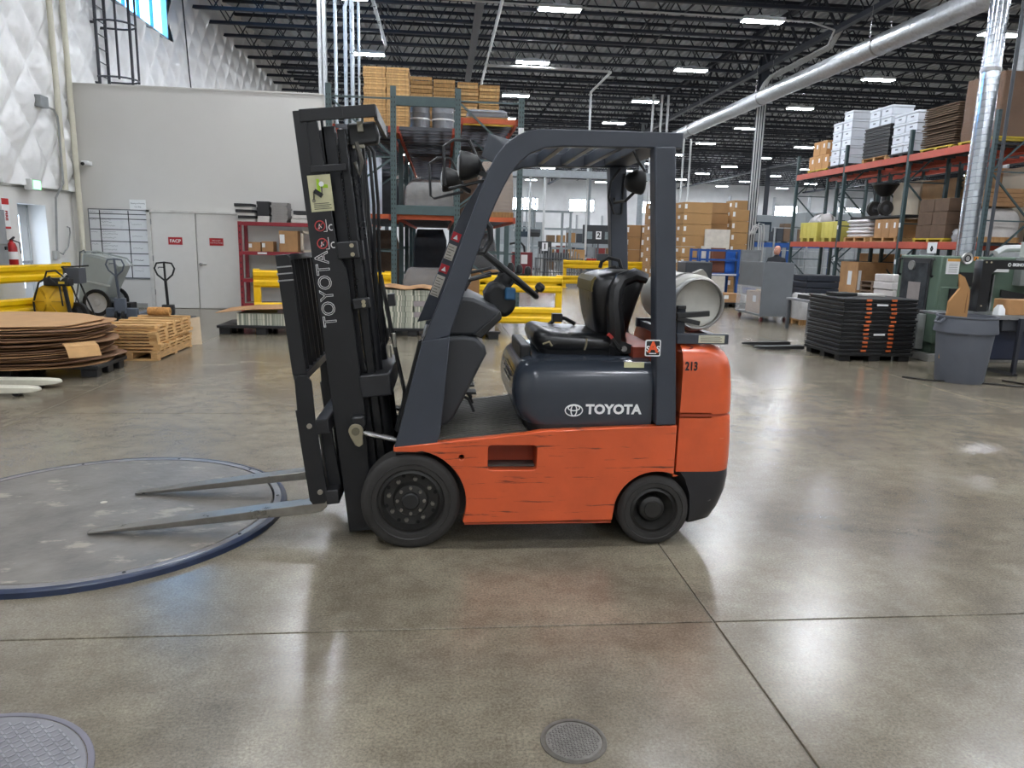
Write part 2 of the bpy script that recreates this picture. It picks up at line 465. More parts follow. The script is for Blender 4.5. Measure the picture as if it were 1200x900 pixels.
def build_columns():
    dark = M('343841', .5, .1, .1, 3)
    for i, (x, y) in enumerate(((12.42, 28.95), (12.2, 45.3), (12.2, 61.7), (27.6, 28.9), (27.6, 45.3), (27.6, 61.7), (-2.72, 17.95), (-4.5, 61.7))):
        g = G()
        w = .09 if i == 6 else .15
        g.box(x-w, x+w, y-w, y-w+.025, 0, 9); g.box(x-w, x+w, y+w-.025, y+w, 0, 9); g.box(x-.012, x+.012, y-w, y+w, 0, 9); g.box(x-.2, x+.2, y-.2, y+.2, 0, .03)
        c = struct(g, 'column', GALV if i == 6 else (M('8f979b', .5, .2) if i in (1, 2) else dark))
build_columns()

def build_lights():
    dif = emit('f4f8ff', LAMP)
    body = M('c8cccf', .5)
    t = thing('ceiling_light', '', 'light', (-2.8, 3.4, 8.45))
    g = G(); g.box(-.64, .64, -.2, .2, 0, .1); g.box(-.2, .2, -.06, .06, .1, .17); g.build('housing', body, t, bev=.01)
    g = G(); g.box(-.61, .61, -.17, .17, -.012, .0); g.build('diffuser', dif, t)
    for x in (-.5, .5): G().cyl((x, 0, .1), (x, 0, .42), .008, n=5).build('hanger', STEEL, t)
    names = ['partition', 'crate', 'carton', 'red rack', 'far rack', 'deep rack', 'outer', 'side wall']
    first = True
    for i, x in enumerate((-2.8, 3.4, 9.6, 17.3, 24.1, 31, 38, 46)):
        for k in range(13):
            y = 3.4+6.47*k
            if i >= 5 and k < 3: continue
            lab = 'bright linear ceiling light, %s counted into the hall in the %s row' % (ORD[k], names[i])
            if first: t['label'] = lab; t['group'] = 'linear ceiling lights'; t.location = (x, y, 8.4); first = False
            else: dup(t, (x, y, 8.4), None, lab)
    # the rows above and behind the camera
    for i, x in enumerate((-2.8, 3.4, 9.6, 17.3)):
        dup(t, (x, -3.07, 8.4), None, 'bright linear ceiling light just behind the photographer, %s row' % names[i])
        dup(t, (x, -9.5, 8.4), None, 'bright linear ceiling light far behind the photographer, %s row' % names[i])
build_lights(); nocopy()

def build_services():
    # long round duct along the column line
    t = thing('ceiling_duct', 'long galvanised round duct hung under the girder toward the back', 'duct', (11.75, 15, 7.15))
    g = G(); 
    for a, b in ((-3, 5), (5.04, 12.3), (12.34, 20), (20.04, 34)):
        g.cyl((0, a, 0), (0, b, 0), .27, n=24)
    y = -3
    while y < 30:
        g.cyl((0, y, 0), (0, y+.02, 0), .274, n=24); y += .45
    g.build('duct_shell', GALV, t)
    for y in (-1, 5.02, 12.32, 20.02):
        g = G(); g.cyl((0, y-.03, 0), (0, y+.03, 0), .285, n=24); g.build('band', STEEL, t)
        [G().cyl((x, y, 0), (x, y, 1.3), .006, n=5).build('hanger', STEEL, t) for x in (.29, -.29)]
    # vertical spiral duct behind the green machine
    t = thing('spiral_duct', 'shiny vertical spiral duct rising behind the green machine', 'duct', (10.5, 13.95, 0))
    g = G(); g.lathe([(0, 1.2), (.17, 1.2), (.17, 8.7), (0, 8.7)], 28); g.build('duct_shell', M('c4cbd2', .16, .95, .06, 10), t)
    g = G(); pts = []
    for k in range(16*56): a = 2*PI*k/16; pts.append((.172*math.cos(a), .172*math.sin(a), 1.25+.13*k/16))
    g.tube(pts, .0045, 4); g.build('spiral_seam', M('7d858c', .35, .8), t)
    for z in (1.25, 5.1):
        g = G(); g.lathe([(.18, z), (.185, z+.04), (.18, z+.08), (.17, z+.08), (.17, z)], 28); g.build('collar', STEEL, t)
    g = G(); g.box(-.12, .12, -.12, .12, 0, .02); g.cyl((0, 0, .02), (0, 0, 1.2), .05); g.build('stand', STEEL, t)
    # conduits on the column
    for k in range(4):
        x = 12.14+.1*k
        g = G(); g.tube([(x, 28.62, .1), (x, 28.62, 7.6+.1*k), (x+.1, 28.5, 7.9+.08*k), (x+.2, 28.2, 8.1), (x+.2, 24+.1*k, 8.15)] + ([(x-.2, 22.9, 8.3), (x-1.2, 22.4, 8.34), (-2.6, 22.2, 8.34)] if k == 0 else [(x+.2, 23.4+.1*k, 8.6)]), .028, 7)
        solo(g, 'conduit', PIPE, 'grey conduit, %s of four running from the hall column up along the ceiling' % ORD[k], 'conduit', group='conduits on the column')
    for k in range(3):
        x = 12.55+.1*k
        g = G(); g.tube([(x-.35, 28.5, 2.2+.02*k), (x-.2, 28.5, 2.55+.06*k), (x, 28.5, 2.5+.06*k), (x+.04, 28.5, 2.3), (x+.04, 28.5, 0)], .03, 7)
        solo(g, 'conduit', PIPE, 'grey bent conduit rising from the floor, %s of three right of the column' % ORD[k], 'conduit', group='bent conduits by the column')
    # white pipes
    def pipe(pts, r, label, name='air_pipe', m=PIPE):
        solo(G().tube(pts, r, 8), name, m, label, 'pipe')
    pipe([(1.62, 12, 8.2), (1.62, 26, 8.2), (1.62, 29.2, 8.2), (6.3, 29.2, 8.2), (6.45, 29.35, 8.2), (6.45, 33.2, 8.2), (6.5, 33.4, 8.05), (6.55, 33.4, 1.2)], .05, 'white air pipe crossing the ceiling and dropping behind the overhead guard')
    pipe([(1.62, 29.3, 8.2), (1.62, 40, 8.2)], .05, 'white air pipe running on along the ceiling above the crates')
    g = G(); g.box(.95, 1.2, 12, 44, 8.5, 8.56); solo(g, 'cable_tray', M('4a4e56', .5, .3), 'dark cable tray hung from the joists beside the white pipe', 'tray')
    for k, (x, lab) in enumerate(((-2.42, 'silver conduit beside the column at the partition end'), (-2.2, 'silver hooked conduit rising at the partition end'), (-2.05, 'thin silver conduit behind the mast top'), (-1.9, 'pale conduit right of the hooked one at the partition end'))):
        top = 8.8 if k != 1 else 6.75
        pts = [(x, 17.9, 0), (x, 17.9, top)]
        if k == 1: pts += [(x+.06, 17.9, 6.92), (x+.2, 17.9, 7.0), (x+.6, 17.9, 7.0), (x+.6, 22, 7.0)]
        pipe(pts, (.04, .045, .05, .03)[k], lab, 'conduit', M('bcc6cf', .3, .6))
    for k, (x, y, z) in enumerate(((3.9, 33.15, 2.4), (4.55, 33.15, 2.3), (13.2, 40.6, 0), (13.6, 40.6, 0), (9.5, 34, 1), (9.9, 34, 1), (10.2, 34, 1))):
        pipe([(x, y, 0), (x, y, 8.4 if k not in (0, 1, 2, 3) else (7.5 if k > 1 else 4.7))] + ([(x-.9, y, 7.2)] if k in (2,) else []), .055, 'white drop pipe from the ceiling, %s from the left among the far drops' % ORD[(0, 1, 5, 6, 2, 3, 4)[k]], 'drop_pipe')
    pipe([(15.85, 20, 0), (15.85, 20, 9.8)], .14, 'pale round column at the edge of the picture by the brown wrapped load', 'round_post', GALV)
    pipe([(11.1, 14.1, 0), (11.1, 14.1, 9.5)], .035, 'dark thin pole standing right of the spiral duct', 'pole', M('3c3f44', .5))
    pipe([(9.2, 11.5, 1.68), (9.35, 11.5, 1.76), (9.6, 11.5, 1.77), (13.5, 11.5, 1.77)], .06, 'grey pipe lying across the top of the green machine', 'feed_pipe')
    # overhead lateral duct/beam in the far middle
    g = G(); g.box(1.0, 9.5, 33, 33.3, 4.55, 4.85); solo(g, 'service_beam', M('8d9396', .5, .3), 'long grey service beam spanning over the far machines', 'beam')
build_services()

# ------------------------------------------------------------------ the forklift
ORANGE = M('cb562b', .38, 0, .10, 5, wear=('5a2a1c', .60, 2.6, (1, 1, 18)), coat=.25)
GUARD = M('363b44', .42, 0, .10, 6)
HOODM = M('323841', .22, 0, .08, 3, coat=.3)
MAST = M('121316', .45, 0, .25, 7, .04, 30)
DASH = M('2e3033', .5, 0, .08, 6)
VINYL = M('131315', .3, 0, .2, 6, .1, 14)
WHITEP = M('e2e4e4', .5, 0, .03)
def build_forklift():
    F = thing('forklift', 'orange and grey forklift with its forks lowered onto the steel turntable', 'forklift', (.5, 4.27, 0), world=True)
    YC, YN_, YF_ = 4.27, 3.735, 4.805
    # ---- wheels
    def wheel(cx, cz, y, r, w, rim, front, face):
        tire = G(T(cx, y, cz) @ Matrix.Rotation(-PI/2*face, 4, 'X'))
        tire.lathe([(rim, .03), (rim+.012, .004), (r-.03, 0), (r-.012, .006), (r, .022), (r, w-.02), (r-.02, w), (rim, w), (rim, .03)], 48)
        tire.lathe([(rim+.035, .002), (rim+.04, -.003), (rim+.045, .002)], 48)
        tr = tire.build('tire', RUBBER, F)
        h = G(T(cx, y, cz) @ Matrix.Rotation(-PI/2*face, 4, 'X'))
        if front:
            h.lathe([(rim+.004, .02), (rim-.012, .012), (rim-.02, .05), (.146, .06), (.098, .062), (.092, .05), (.086, .034), (.06, .03), (0, .028)], 40)
        else:
            h.lathe([(rim+.004, .02), (rim-.012, .012), (rim-.03, .045), (rim-.06, .09), (.075, .095), (.07, .04), (.058, .03), (.05, .028), (.045, .02), (0, .02)], 40)
        rm = h.build('rim', M('2e2d2b', .5, .3, .3, 14), tr)
        if front:
            for k in range(8):
                a = 2*PI*k/8+.2; g = G(T(cx, y, cz) @ Matrix.Rotation(-PI/2*face, 4, 'X'))
                px_, py_ = .120*math.cos(a), .120*math.sin(a)
                g.cyl((px_, py_, .040), (px_, py_, .064), .0115, n=6); g.build('wheel_nut', M('77746c', .45, .5), tr)
            for k in range(8):
                a = 2*PI*k/8+.5; g = G(T(cx, y, cz) @ Matrix.Rotation(-PI/2*face, 4, 'X'))
                px_, py_ = .137*math.cos(a), .137*math.sin(a)
                g.cyl((px_, py_, .057), (px_, py_, .064), .0105, n=10); g.build('vent_hole', M('050505', .9), tr)
            for k in range(8):
                a = 2*PI*k/8; g = G(T(cx, y, cz) @ Matrix.Rotation(-PI/2*face, 4, 'X'))
                px_, py_ = .072*math.cos(a), .072*math.sin(a)
                g.cyl((px_, py_, .016), (px_, py_, .036), .0085, n=6); g.build('hub_bolt', M('807c74', .4, .5), tr)
            g = G(T(cx, y, cz) @ Matrix.Rotation(-PI/2*face, 4, 'X')); g.lathe([(.05, .034), (.048, .014), (.04, .008), (0, .008)], 24); g.build('hub_cap', M('1b1b1b', .5), tr)
    for face, y in ((1, YN_+.005), (-1, YF_-.005)):
        wheel(-.158, .2665, y, .2665, .178, .172, True, face)
        wheel(1.185, .203, y, .203, .14, .125, False, face)
    # ---- body: side panels with wheel arches, step recess, chassis
    top = [(-.246, .555), (-.246, .578), (.0, .606), (.45, .652), (.54, .668), (1.277, .700)]
    side = top + [(1.277, .415)] + arc(1.185, .203, .235, 65, 165, 12) + [(.945, .16), (.126, .155)] + arc(-.158, .2665, .298, -20, 78, 12) + [(-.13, .552)]
    recess = rrect(.252, .515, .452, .588, .018, 3)
    hole = arc(.112, .524, .014, 0, 340, 12)
    for y0, y1 in ((3.72, 3.775), (4.765, 4.82)):
        sd = side if y0 < 4 else [(x, z-.05 if i < 6 else z) for i, (x, z) in enumerate(side)]
        plate('side_panel', [sd, recess, hole], y0, y1, ORANGE, F, .005)
    for s, y0 in ((1, 3.775), (-1, 4.765)):
        g = G(); yy = sorted((y0, y0+s*.11))
        g.box(.24, .53, yy[0] if s < 0 else yy[1]-.01, yy[0]+.01 if s < 0 else yy[1], .44, .6)
        g.box(.24, .53, yy[0], yy[1], .43, .45); g.box(.24, .53, yy[0], yy[1], .59, .61); g.box(.235, .252, yy[0], yy[1], .43, .61); g.box(.515, .532, yy[0], yy[1], .43, .61)
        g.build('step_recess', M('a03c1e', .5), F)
        g = G(); g.box(.255, .512, yy[0]+.01, yy[1]-.012, .453, .462); g.build('step_tread', M('57504c', .6, .3), F)
    g = G(); g.box(-.2, .93, 3.9, 4.64, .14, .5); g.box(.93, 1.3, 3.95, 4.59, .2, .6); 
    g.build('chassis', BLACK, F)
    g = G(); g.box(.13, .94, 3.72, 3.76, .145, .156); g.build('sill_strip', M('8d3a1d', .5), F)
    # drive axle and steer axle
    g = G(); g.cyl((-.158, 3.88, .2665), (-.158, 4.66, .2665), .09, n=16); g.cyl((1.185, 3.86, .203), (1.185, 4.68, .203), .05, n=12); g.build('axle', BLACK, F)
    # ---- floor deck and mat
    g = G(); g.prism([(-.24, .555), (.53, .648), (.53, .6), (-.24, .52)], 3.776, 4.764); g.build('floor_plate', DASH, F)
    g = G()
    g.prism([(-.03, .594), (.47, .655), (.47, .642), (-.03, .582)], 3.79, 4.75)
    for k in range(24):
        y = 3.82+k*.038
        g.prism([(-.02, .6), (.46, .6585), (.46, .652), (-.02, .592)], y, y+.018)
    g.build('rubber_mat', M('524f4a', .6, 0, .3, 9, .1, 40), F)
    # ---- engine hood
    def ring(z, x0, ins, xr=1.145, r=.13):
        y0, y1 = 3.765+ins, 4.775-ins
        return [(x, y, z) for x, y in [(xr, y0), (xr, y1)] + arc(x0+r, y1-r, r, 90, 180, 8) + arc(x0+r, y0+r, r, 180, 270, 8)]
    g = G(); g.loft([ring(.692, .445, .004), ring(.72, .418, .0), ring(.78, .392, .0), ring(.86, .386, .0), ring(.92, .392, .003), ring(.96, .402, .010), ring(.99, .416, .024), ring(1.015, .44, .05), ring(1.032, .475, .085), ring(1.042, .52, .13)])
    hood = g.build('engine_hood', HOODM, F, ang=50)
    g = G(); g.loft([ring(.634, .470, .002, 1.155), ring(.694, .455, .008, 1.155)]); g.build('hood_seal', BLACKP, hood)
    g = G(T(.355, 3.95, .86)); 
    for k in range(3): g.bar((0.033, .0+.03*k, .09-.03*k), (.032, .5-.03*k, .09-.03*k), .006)
    g.build('hood_vent', BLACKP, hood)
    # print on the hood
    text('TOYOTA', .072, FY(.932, 3.7635, .776), WHITEP, hood, 'brand_lettering', off=.003, sx=1.02)
    for rx, rz, t_ in ((.047, .031, 0), (.0155, .030, 0), (.031, .0145, .0135)):
        pts = [(.714+rx*math.cos(2*PI*k/36), 3.763, .772+t_+rz*math.sin(2*PI*k/36)) for k in range(36)]
        G().tube(pts, .0032, 5, True).build('brand_emblem', WHITEP, hood)
    g = G(); g.box(.985, 1.095, 3.795, 3.799, 0, .03, T(0, -.002, 1.003)); g.build('caution_label', [M('d9d6a8', .5)], hood)
    # ---- counterweight
    def cring(z, x0, xr, ins=0, r=.13):
        y0, y1 = 3.745+ins, 4.795-ins
        return [(x, y, z) for x, y in [(x0, y1), (x0, y0)] + arc(xr-r, y0+r, r, -90, 0, 7) + arc(xr-r, y1-r, r, 0, 90, 7)]
    g = G(); g.loft([cring(.758, 1.297, 1.622), cring(.9, 1.297, 1.615), cring(1.0, 1.297, 1.603), cring(1.05, 1.297, 1.588, .006), cring(1.085, 1.297, 1.568, .02), cring(1.11, 1.297, 1.54, .045), cring(1.128, 1.297, 1.50, .08), cring(1.135, 1.285, 1.44, .13)])
    cw = g.build('counterweight_top', M('cb562b', .33, 0, .10, 5, wear=('c98d6a', .65, 4, (1, 1, 3)), coat=.3), F, ang=50)
    text('213', .066, FY(1.342, 3.7435, 1.02), BLACKP, cw, 'fleet_number', off=.002, sx=.72)
    g = G(); g.loft([cring(.735, 1.296, 1.608), cring(.75, 1.296, 1.606), cring(.765, 1.296, 1.602)]); g.build('counterweight_groove', M('9a3c1e', .5), F)
    cpts = lambda z, xr: cring(z, 1.297, xr)
    g = G(); g.loft([cpts(.43, 1.632), cpts(.5, 1.635), cpts(.6, 1.633), cpts(.70, 1.627), cpts(.728, 1.624), cpts(.742, 1.615)]); g.build('counterweight_base', M('cb562b', .36, 0, .12, 5, wear=('d9a080', .66, 4, (1, 1, 5)), coat=.25), F, ang=50)
    g = G(); g.loft([cring(.11, 1.405, 1.50, .06, .1), cring(.14, 1.40, 1.55, .03, .1), cring(.2, 1.395, 1.59, .01), cring(.3, 1.385, 1.622), cring(.39, 1.35, 1.634), cring(.43, 1.32, 1.632)]); g.build('rear_bumper', M('202024', .4, 0, .2, 8, wear=('b9b4ae', .66, 9, (1, 1, 2))), F, ang=50)
    # ---- overhead guard
    outer = [(.052, 1.30), (-.088, 1.147)]
    def guard_outline(dx=0):
        o = [(-.100, 1.13), (.012, 1.403), (.117, 1.697), (.179, 1.867), (.205, 1.94), (.232, 2.01), (.268, 2.078), (.312, 2.132), (.365, 2.172), (.42, 2.196), (.48, 2.207), (.78, 2.213), (1.212, 2.217)]
        i = [(1.212, 2.141), (.6, 2.128), (.51, 2.118), (.44, 2.09), (.385, 2.045), (.34, 1.985), (.305, 1.92), (.272, 1.85), (.245, 1.785), (.15, 1.501), (.044, 1.17)]
        return [(x-dx*max(0, min(1, (2.0-z)/.2)), z) for x, z in o]+i
    for k, (a, b) in enumerate(((3.74, 3.80), (4.74, 4.80))):
        leg = plate('guard_side_frame', [guard_outline(0 if k == 0 else .055)], a, b, GUARD, F, .006)
        foot = [(-.245, .562), (-.02, .594), (.0, .66), (.044, 1.165), (-.097, 1.14)]
        plate('guard_foot', [foot], a-.012 if k == 0 else a, b if k == 0 else b+.012, GUARD, leg, .004)
        y0 = 3.72 if k == 0 else 4.72
        g = G(); g.prism([(1.062, 2.142), (1.172, 2.146), (1.272, .70), (1.160, .70)], y0, y0+.1); g.build('guard_rear_post', GUARD, F, bev=.008, seg=2)
    g = G(); g.loft([[(x, y, z) for x, z in pl] for y, pl in ((3.81, [(.275, 2.03), (.315, 2.13), (.40, 2.12), (.33, 2.01)]), (4.3, [(.255, 2.11), (.30, 2.235), (.40, 2.22), (.30, 2.09)]), (4.80, [(.245, 2.18), (.29, 2.325), (.40, 2.30), (.30, 2.16)]))]); g.build('guard_header', M('272b32', .75, 0, .1, 6, spec=.2), F, bev=.006)
    g = G(); g.box(.36, 1.21, 4.75, 4.79, 2.2, 2.25); g.build('guard_side_cap', GUARD, F, bev=.006)
    for x in (.45, .6, .75, .9):
        g = G(); g.box(x, x+.035, 3.8, 4.74, 2.14, 2.205); g.build('guard_roof_bar', GUARD, F, bev=.004)
    g = G(); g.box(1.03, 1.19, 3.8, 4.74, 2.15, 2.205); g.build('guard_rear_bar', GUARD, F, bev=.006)
    # stickers on the far front leg and the rear post
    ang = math.atan2(.117+.088, 1.697-1.147)
    L_ = T(.030, 4.738, 1.42) @ Matrix.Rotation(ang, 4, 'Y')
    redl = M('b3222d', .4, 0, .03); greyl = M('b9b4a8', .5, 0, .1)
    for z, h, m in ((.235, .055, redl), (.11, .1, greyl), (.02, .055, redl), (-.14, .14, greyl)):
        g = G(L_); g.box(-.06, -.005, -.002, 0, z, z+h); s = g.build('warning_label', m, F)
        if m is redl:
            g = G(L_); g.prism([(-.048, z+.012), (-.017, z+.012), (-.032, z+.043)], -.0035, -.002); g.build('warning_triangle', WHITEP, s)
        else:
            for q in range(int(h/.018)):
                g = G(L_); g.box(-.054, -.012-.008*(q % 3), -.003, -.002, z+.008+q*.018, z+.013+q*.018); g.build('print_line', M('6b675f', .6), s)
    g = G(); g.prism(rrect(1.073, 1.157, 1.078, 1.166, .008), 3.7175, 3.72)
    sg = g.build('dealer_sticker', WHITEP, F)
    g = G(); g.prism(rrect(1.079, 1.151, 1.084, 1.160, .006), 3.716, 3.7175); g.build('sticker_field', BLACKP, sg)
    text('S', .042, FY(1.088, 3.7155, 1.117), WHITEP, sg, off=.001); text('S', .042, FY(1.143, 3.7155, 1.117), WHITEP, sg, off=.001)
    text('A', .078, FY(1.115, 3.715, 1.124), M('e0582a', .5), sg, off=.003)
    g = G(); g.box(1.096, 1.134, 3.715, 3.716, 1.091, 1.096); g.build('sticker_bar', WHITEP, sg)
    # grab handle
    g = G(); g.tube([(.175, 3.79, 1.775), (.21, 3.79, 1.77), (.245, 3.79, 1.725), (.25, 3.79, 1.66), (.215, 3.79, 1.60), (.135, 3.79, 1.60)], .016, 8); g.build('grab_handle', BLACK, F)
    # ---- head lamps with guard hoops, work lamp at the rear
    lens = M('c9ccd0', .15, .6, .2, 20)
    def lamp(x, y, z, s, nm):
        d = G(T(x, y, z) @ Matrix.Rotation(-PI/2*s, 4, 'Y'))
        d.lathe([(0, -.085), (.03, -.08), (.055, -.06), (.07, -.015), (.076, .02), (.07, .03)], 24)
        b = d.build(nm, M('131313', .5, 0, .15, 20), F)
        d = G(T(x, y, z) @ Matrix.Rotation(-PI/2*s, 4, 'Y')); d.lathe([(.07, .022), (.045, .036), (0, .04)], 24); d.build('lamp_lens', lens, b)
        return b
    for y, x, z in ((3.86, .115, 2.03), (4.62, .03, 2.02)):
        b = lamp(x, y, z, 1, 'head_lamp')
        g = G(); g.tube([(x+.1, y, z-.07), (x-.08, y, z-.115), (x-.1, y, z-.1), (x-.11, y, z+.09), (x-.06, y, z+.125), (x+.02, y, z+.125), (x+.1, y, z-.03)], .008, 6); g.build('lamp_hoop', BLACK, b)
        g = G(); g.bar((x+.05, y, z-.02), (x+.14, y-.05 if y < 4 else y+.12, z-.06), .025); g.build('lamp_bracket', BLACK, b)
    b = lamp(1.18, 4.45, 2.03, -1, 'work_lamp')
    g = G(); g.tube([(1.16, 4.45, 1.97), (1.12, 4.5, 1.92), (1.1, 4.7, 1.92), (1.1, 4.74, 1.96)], .01, 6); g.build('lamp_cable', BLACKP, b)
    g = G(); g.tube([(1.13, 4.72, 2.13), (1.07, 4.71, 2.05), (1.06, 4.71, 1.95), (1.1, 4.71, 1.85), (1.15, 4.71, 1.85), (1.16, 4.71, 2.1)], .008, 6); g.build('lamp_wiring', BLACKP, F)
    g = G(); g.tube([(1.0, 3.9, 2.14), (1.02, 3.86, 2.08), (1.05, 3.83, 2.03)], .007, 6); g.build('lamp_wiring', BLACKP, F)
    # ---- dash, steering, levers, pedals
    def yprism(poly, y0, y1, name, mat, bev=.015, par=None):
        g = G(); g.prism(poly, y0, y1); return g.build(name, mat, par or F, bev=bev, seg=3)
    cowl = yprism([(-.05, .66), (.03, .66), (.07, .70), (.245, 1.06), (.235, 1.10), (.19, 1.145), (.12, 1.155), (.0, 1.14), (-.10, .90)], 3.86, 4.66, 'front_cowl', DASH, .02)
    yprism([(.02, 1.15), (.20, 1.15), (.26, 1.19), (.33, 1.27), (.30, 1.30), (.17, 1.355), (.11, 1.36), (.07, 1.34), (.0, 1.2)], 3.9, 4.66, 'dashboard', DASH, .02)
    yprism([(.17, 1.16), (.215, 1.14), (.325, 1.25), (.315, 1.29)], 3.87, 4.69, 'dash_edge', BLACKP, .008)
    yprism([(-.26, .60), (-.19, .60), (-.05, 1.13), (-.1, 1.14)], 3.98, 4.56, 'cowl_front', DASH, .01)
    g = G(); g.tube([(-.235, 3.9, .62), (-.11, 3.9, 1.12), (-.05, 3.9, 1.14)], .012, 6); g.build('cowl_rail', BLACKP, F)
    col_ = G(); col_.prism([(.255, 1.30), (.30, 1.25), (.37, 1.22), (.425, 1.27), (.43, 1.32), (.40, 1.37), (.335, 1.43), (.28, 1.42), (.245, 1.36)], 4.16, 4.40); colo = col_.build('steering_column', BLACKP, F, bev=.03, seg=3)
    g = G(); g.bar((.33, 4.28, 1.38), (.39, 4.28, 1.46), .08, .1); g.build('column_collar', DASH, colo, bev=.015)
    g = G(); g.box(.36, .42, 4.12, 4.17, 1.33, 1.40); g.build('ignition_switch', M('2d5f86', .4), colo, bev=.01)
    SW = T(.395, 4.28, 1.47) @ Matrix.Rotation(R(38.5), 4, 'Y')
    g = G(SW); pts = [(.205*math.cos(2*PI*k/40), .205*math.sin(2*PI*k/40), 0) for k in range(40)]; g.tube(pts, .0165, 10, True); sw = g.build('steering_wheel', BLACKP, F)
    for a in (90, 210, 330):
        g = G(SW); g.bar((.03*math.cos(R(a)), .03*math.sin(R(a)), -.02), (.2*math.cos(R(a)), .2*math.sin(R(a)), 0), .03, .014); g.build('spoke', BLACKP, sw, bev=.004)
    g = G(SW); g.lathe([(.055, -.05), (.05, 0), (.03, .012), (0, .014)], 20); g.build('wheel_hub', BLACKP, sw)
    g = G(SW @ T(.19, 0, 0)); g.lathe([(.012, .01), (.012, .03), (.028, .04), (.03, .065), (.02, .08), (0, .082)], 16); g.build('spinner_knob', BLACK, sw)
    for k, y in enumerate((4.42, 4.48, 4.54)):
        g = G(); g.tube([(.14, y, 1.36), (.18, y, 1.43), (.30, y, 1.47)], .007, 6); lv = g.build('control_lever', BLACKP, F)
        g = G(); g.lathe([(0, -.03), (.02, -.02), (.022, .01), (.012, .03), (0, .032)], 12, T(.42+.06*k, y+.05, 1.50-.012*k)); g.tube([(.28, y, 1.46), (.42+.06*k, y+.05, 1.48-.012*k)], .006, 6); g.build('lever_knob', BLACK, lv)
    for z in (1.48, 1.44):
        g = G(); g.tube([(.06, 3.95, z-.08), (.12, 3.95, z), (.27, 4.05, z+.03)], .009, 6); g.build('side_lever', BLACK, F)
    for y in (4.08, 4.3, 4.45):
        g = G(); g.tube([(.03, y, .74), (.1, y, .80), (.16, y, .76), (.19, y, .69)], .009, 6); pd = g.build('pedal_arm', BLACK, F)
        g = G(); g.box(.09, .2, y-.05, y+.05, .80, .815, T(0, 0, 0)); g.build('pedal_pad', BLACKP, pd, bev=.004)
    # ---- seat
    def sring(z, x0, x1, y0, y1, r):
        return [(x, y, z) for x, y in rrect(x0, x1, y0, y1, r, 5)]
    g = G(); g.loft([sring(1.04, .56, 1.10, 4.0, 4.54, .05), sring(1.07, .54, 1.12, 3.99, 4.55, .06)]); seat = g.build('seat_base', BLACKP, F)
    g = G()
    def cush(z, x0, x1, y0, y1, r, tilt=.0): return [(x, y, z+tilt*max(0, (.75-x))) for x, y in rrect(x0, x1, y0, y1, r, 6)]
    g.loft([cush(1.055, .575, 1.04, 4.01, 4.53, .07), cush(1.07, .535, 1.06, 3.985, 4.555, .08), cush(1.10, .515, 1.06, 3.975, 4.565, .09, .1), cush(1.128, .522, 1.06, 3.985, 4.555, .09, .14), cush(1.145, .55, 1.05, 4.01, 4.53, .08, .16), cush(1.15, .60, 1.02, 4.07, 4.47, .06, .16)])
    cu = g.build('seat_cushion', VINYL, F, ang=60)
    g = G(); g.tube([(.80, 3.975, 1.07), (.808, 3.972, 1.10), (.812, 3.98, 1.13), (.79, 4.06, 1.148)], .006, 6); g.build('torn_seam', M('7d745f', .8), cu)
    g = G(); g.tube([(.565, 3.985, 1.10), (.60, 3.974, 1.115), (.615, 3.975, 1.09)], .006, 5); g.build('torn_seam', M('8a8066', .8), cu)
    # backrest lofted upward, leaning back
    prof = [(1.09, .93, 1.06, .17, .05), (1.16, .885, 1.07, .20, .055), (1.24, .865, 1.09, .225, .06), (1.33, .85, 1.11, .245, .06), (1.41, .843, 1.135, .25, .06), (1.455, .85, 1.15, .245, .06), (1.485, .885, 1.15, .22, .05), (1.505, .95, 1.14, .18, .04), (1.51, 1.0, 1.12, .13, .03)]
    g = G(); g.loft([sring(z, x0, x1, 4.27-w, 4.27+w, r) for z, x0, x1, w, r in prof]); bk = g.build('seat_backrest', VINYL, F, ang=60)
    for s in (-1, 1):
        g = G(); y = 4.27+s*.265
        g.tube([(.99, y-s*.01, 1.05), (.985, y, 1.13), (.975, y+s*.01, 1.22), (.96, y+s*.01, 1.32), (.965, y, 1.40), (1.0, y-s*.02, 1.46), (1.08, y-s*.03, 1.49), (1.15, y-s*.03, 1.47)], [.05, .055, .05, .045, .045, .045, .04, .03], 10); g.build('seat_bolster', VINYL, bk)
    g = G(); g.prism([(.836, 1.39), (.838, 1.45), (.86, 1.478), (.868, 1.47), (.85, 1.39)], 4.06, 4.48); g.build('seat_panel', M('5d5226', .5), bk, bev=.003)
    g = G(); g.prism([(.94, 1.10), (1.02, 1.05), (1.10, 1.06), (1.10, 1.09), (1.0, 1.13), (.97, 1.15)], 3.955, 3.975); hb = g.build('seat_hinge_plate', BLACK, F, bev=.004)
    g = G(); g.cyl((1.02, 3.945, 1.083), (1.02, 3.956, 1.083), .016, n=12); g.build('hinge_bolt', STEEL, hb)
    g = G(); g.bar((.935, 3.955, 1.155), (1.0, 3.95, 1.08), .05, .02); bl = g.build('belt_buckle', BLACKP, F, bev=.005)
    g = G(); g.bar((.925, 3.945, 1.165), (.945, 3.945, 1.145), .04, .018); g.build('buckle_button', M('a3312a', .4), bl)
    g = G(); g.tube([(.66, 4.42, 1.16), (.71, 4.44, 1.20), (.76, 4.42, 1.20), (.82, 4.4, 1.17)], .014, 6); g.box(.68, .74, 4.4, 4.46, 1.18, 1.23); g.build('seat_belt', BLACKP, F)
    g = G(); g.tube([(.98, 4.5, 1.51), (.99, 4.5, 1.55), (1.03, 4.5, 1.575), (1.1, 4.5, 1.56), (1.12, 4.5, 1.5)], .012, 6); g.build('seat_cable', BLACKP, F)
    g = G(); g.box(.44, .50, 4.0, 4.5, 1.0, 1.09); g.build('seat_switch_box', BLACKP, F, bev=.01)
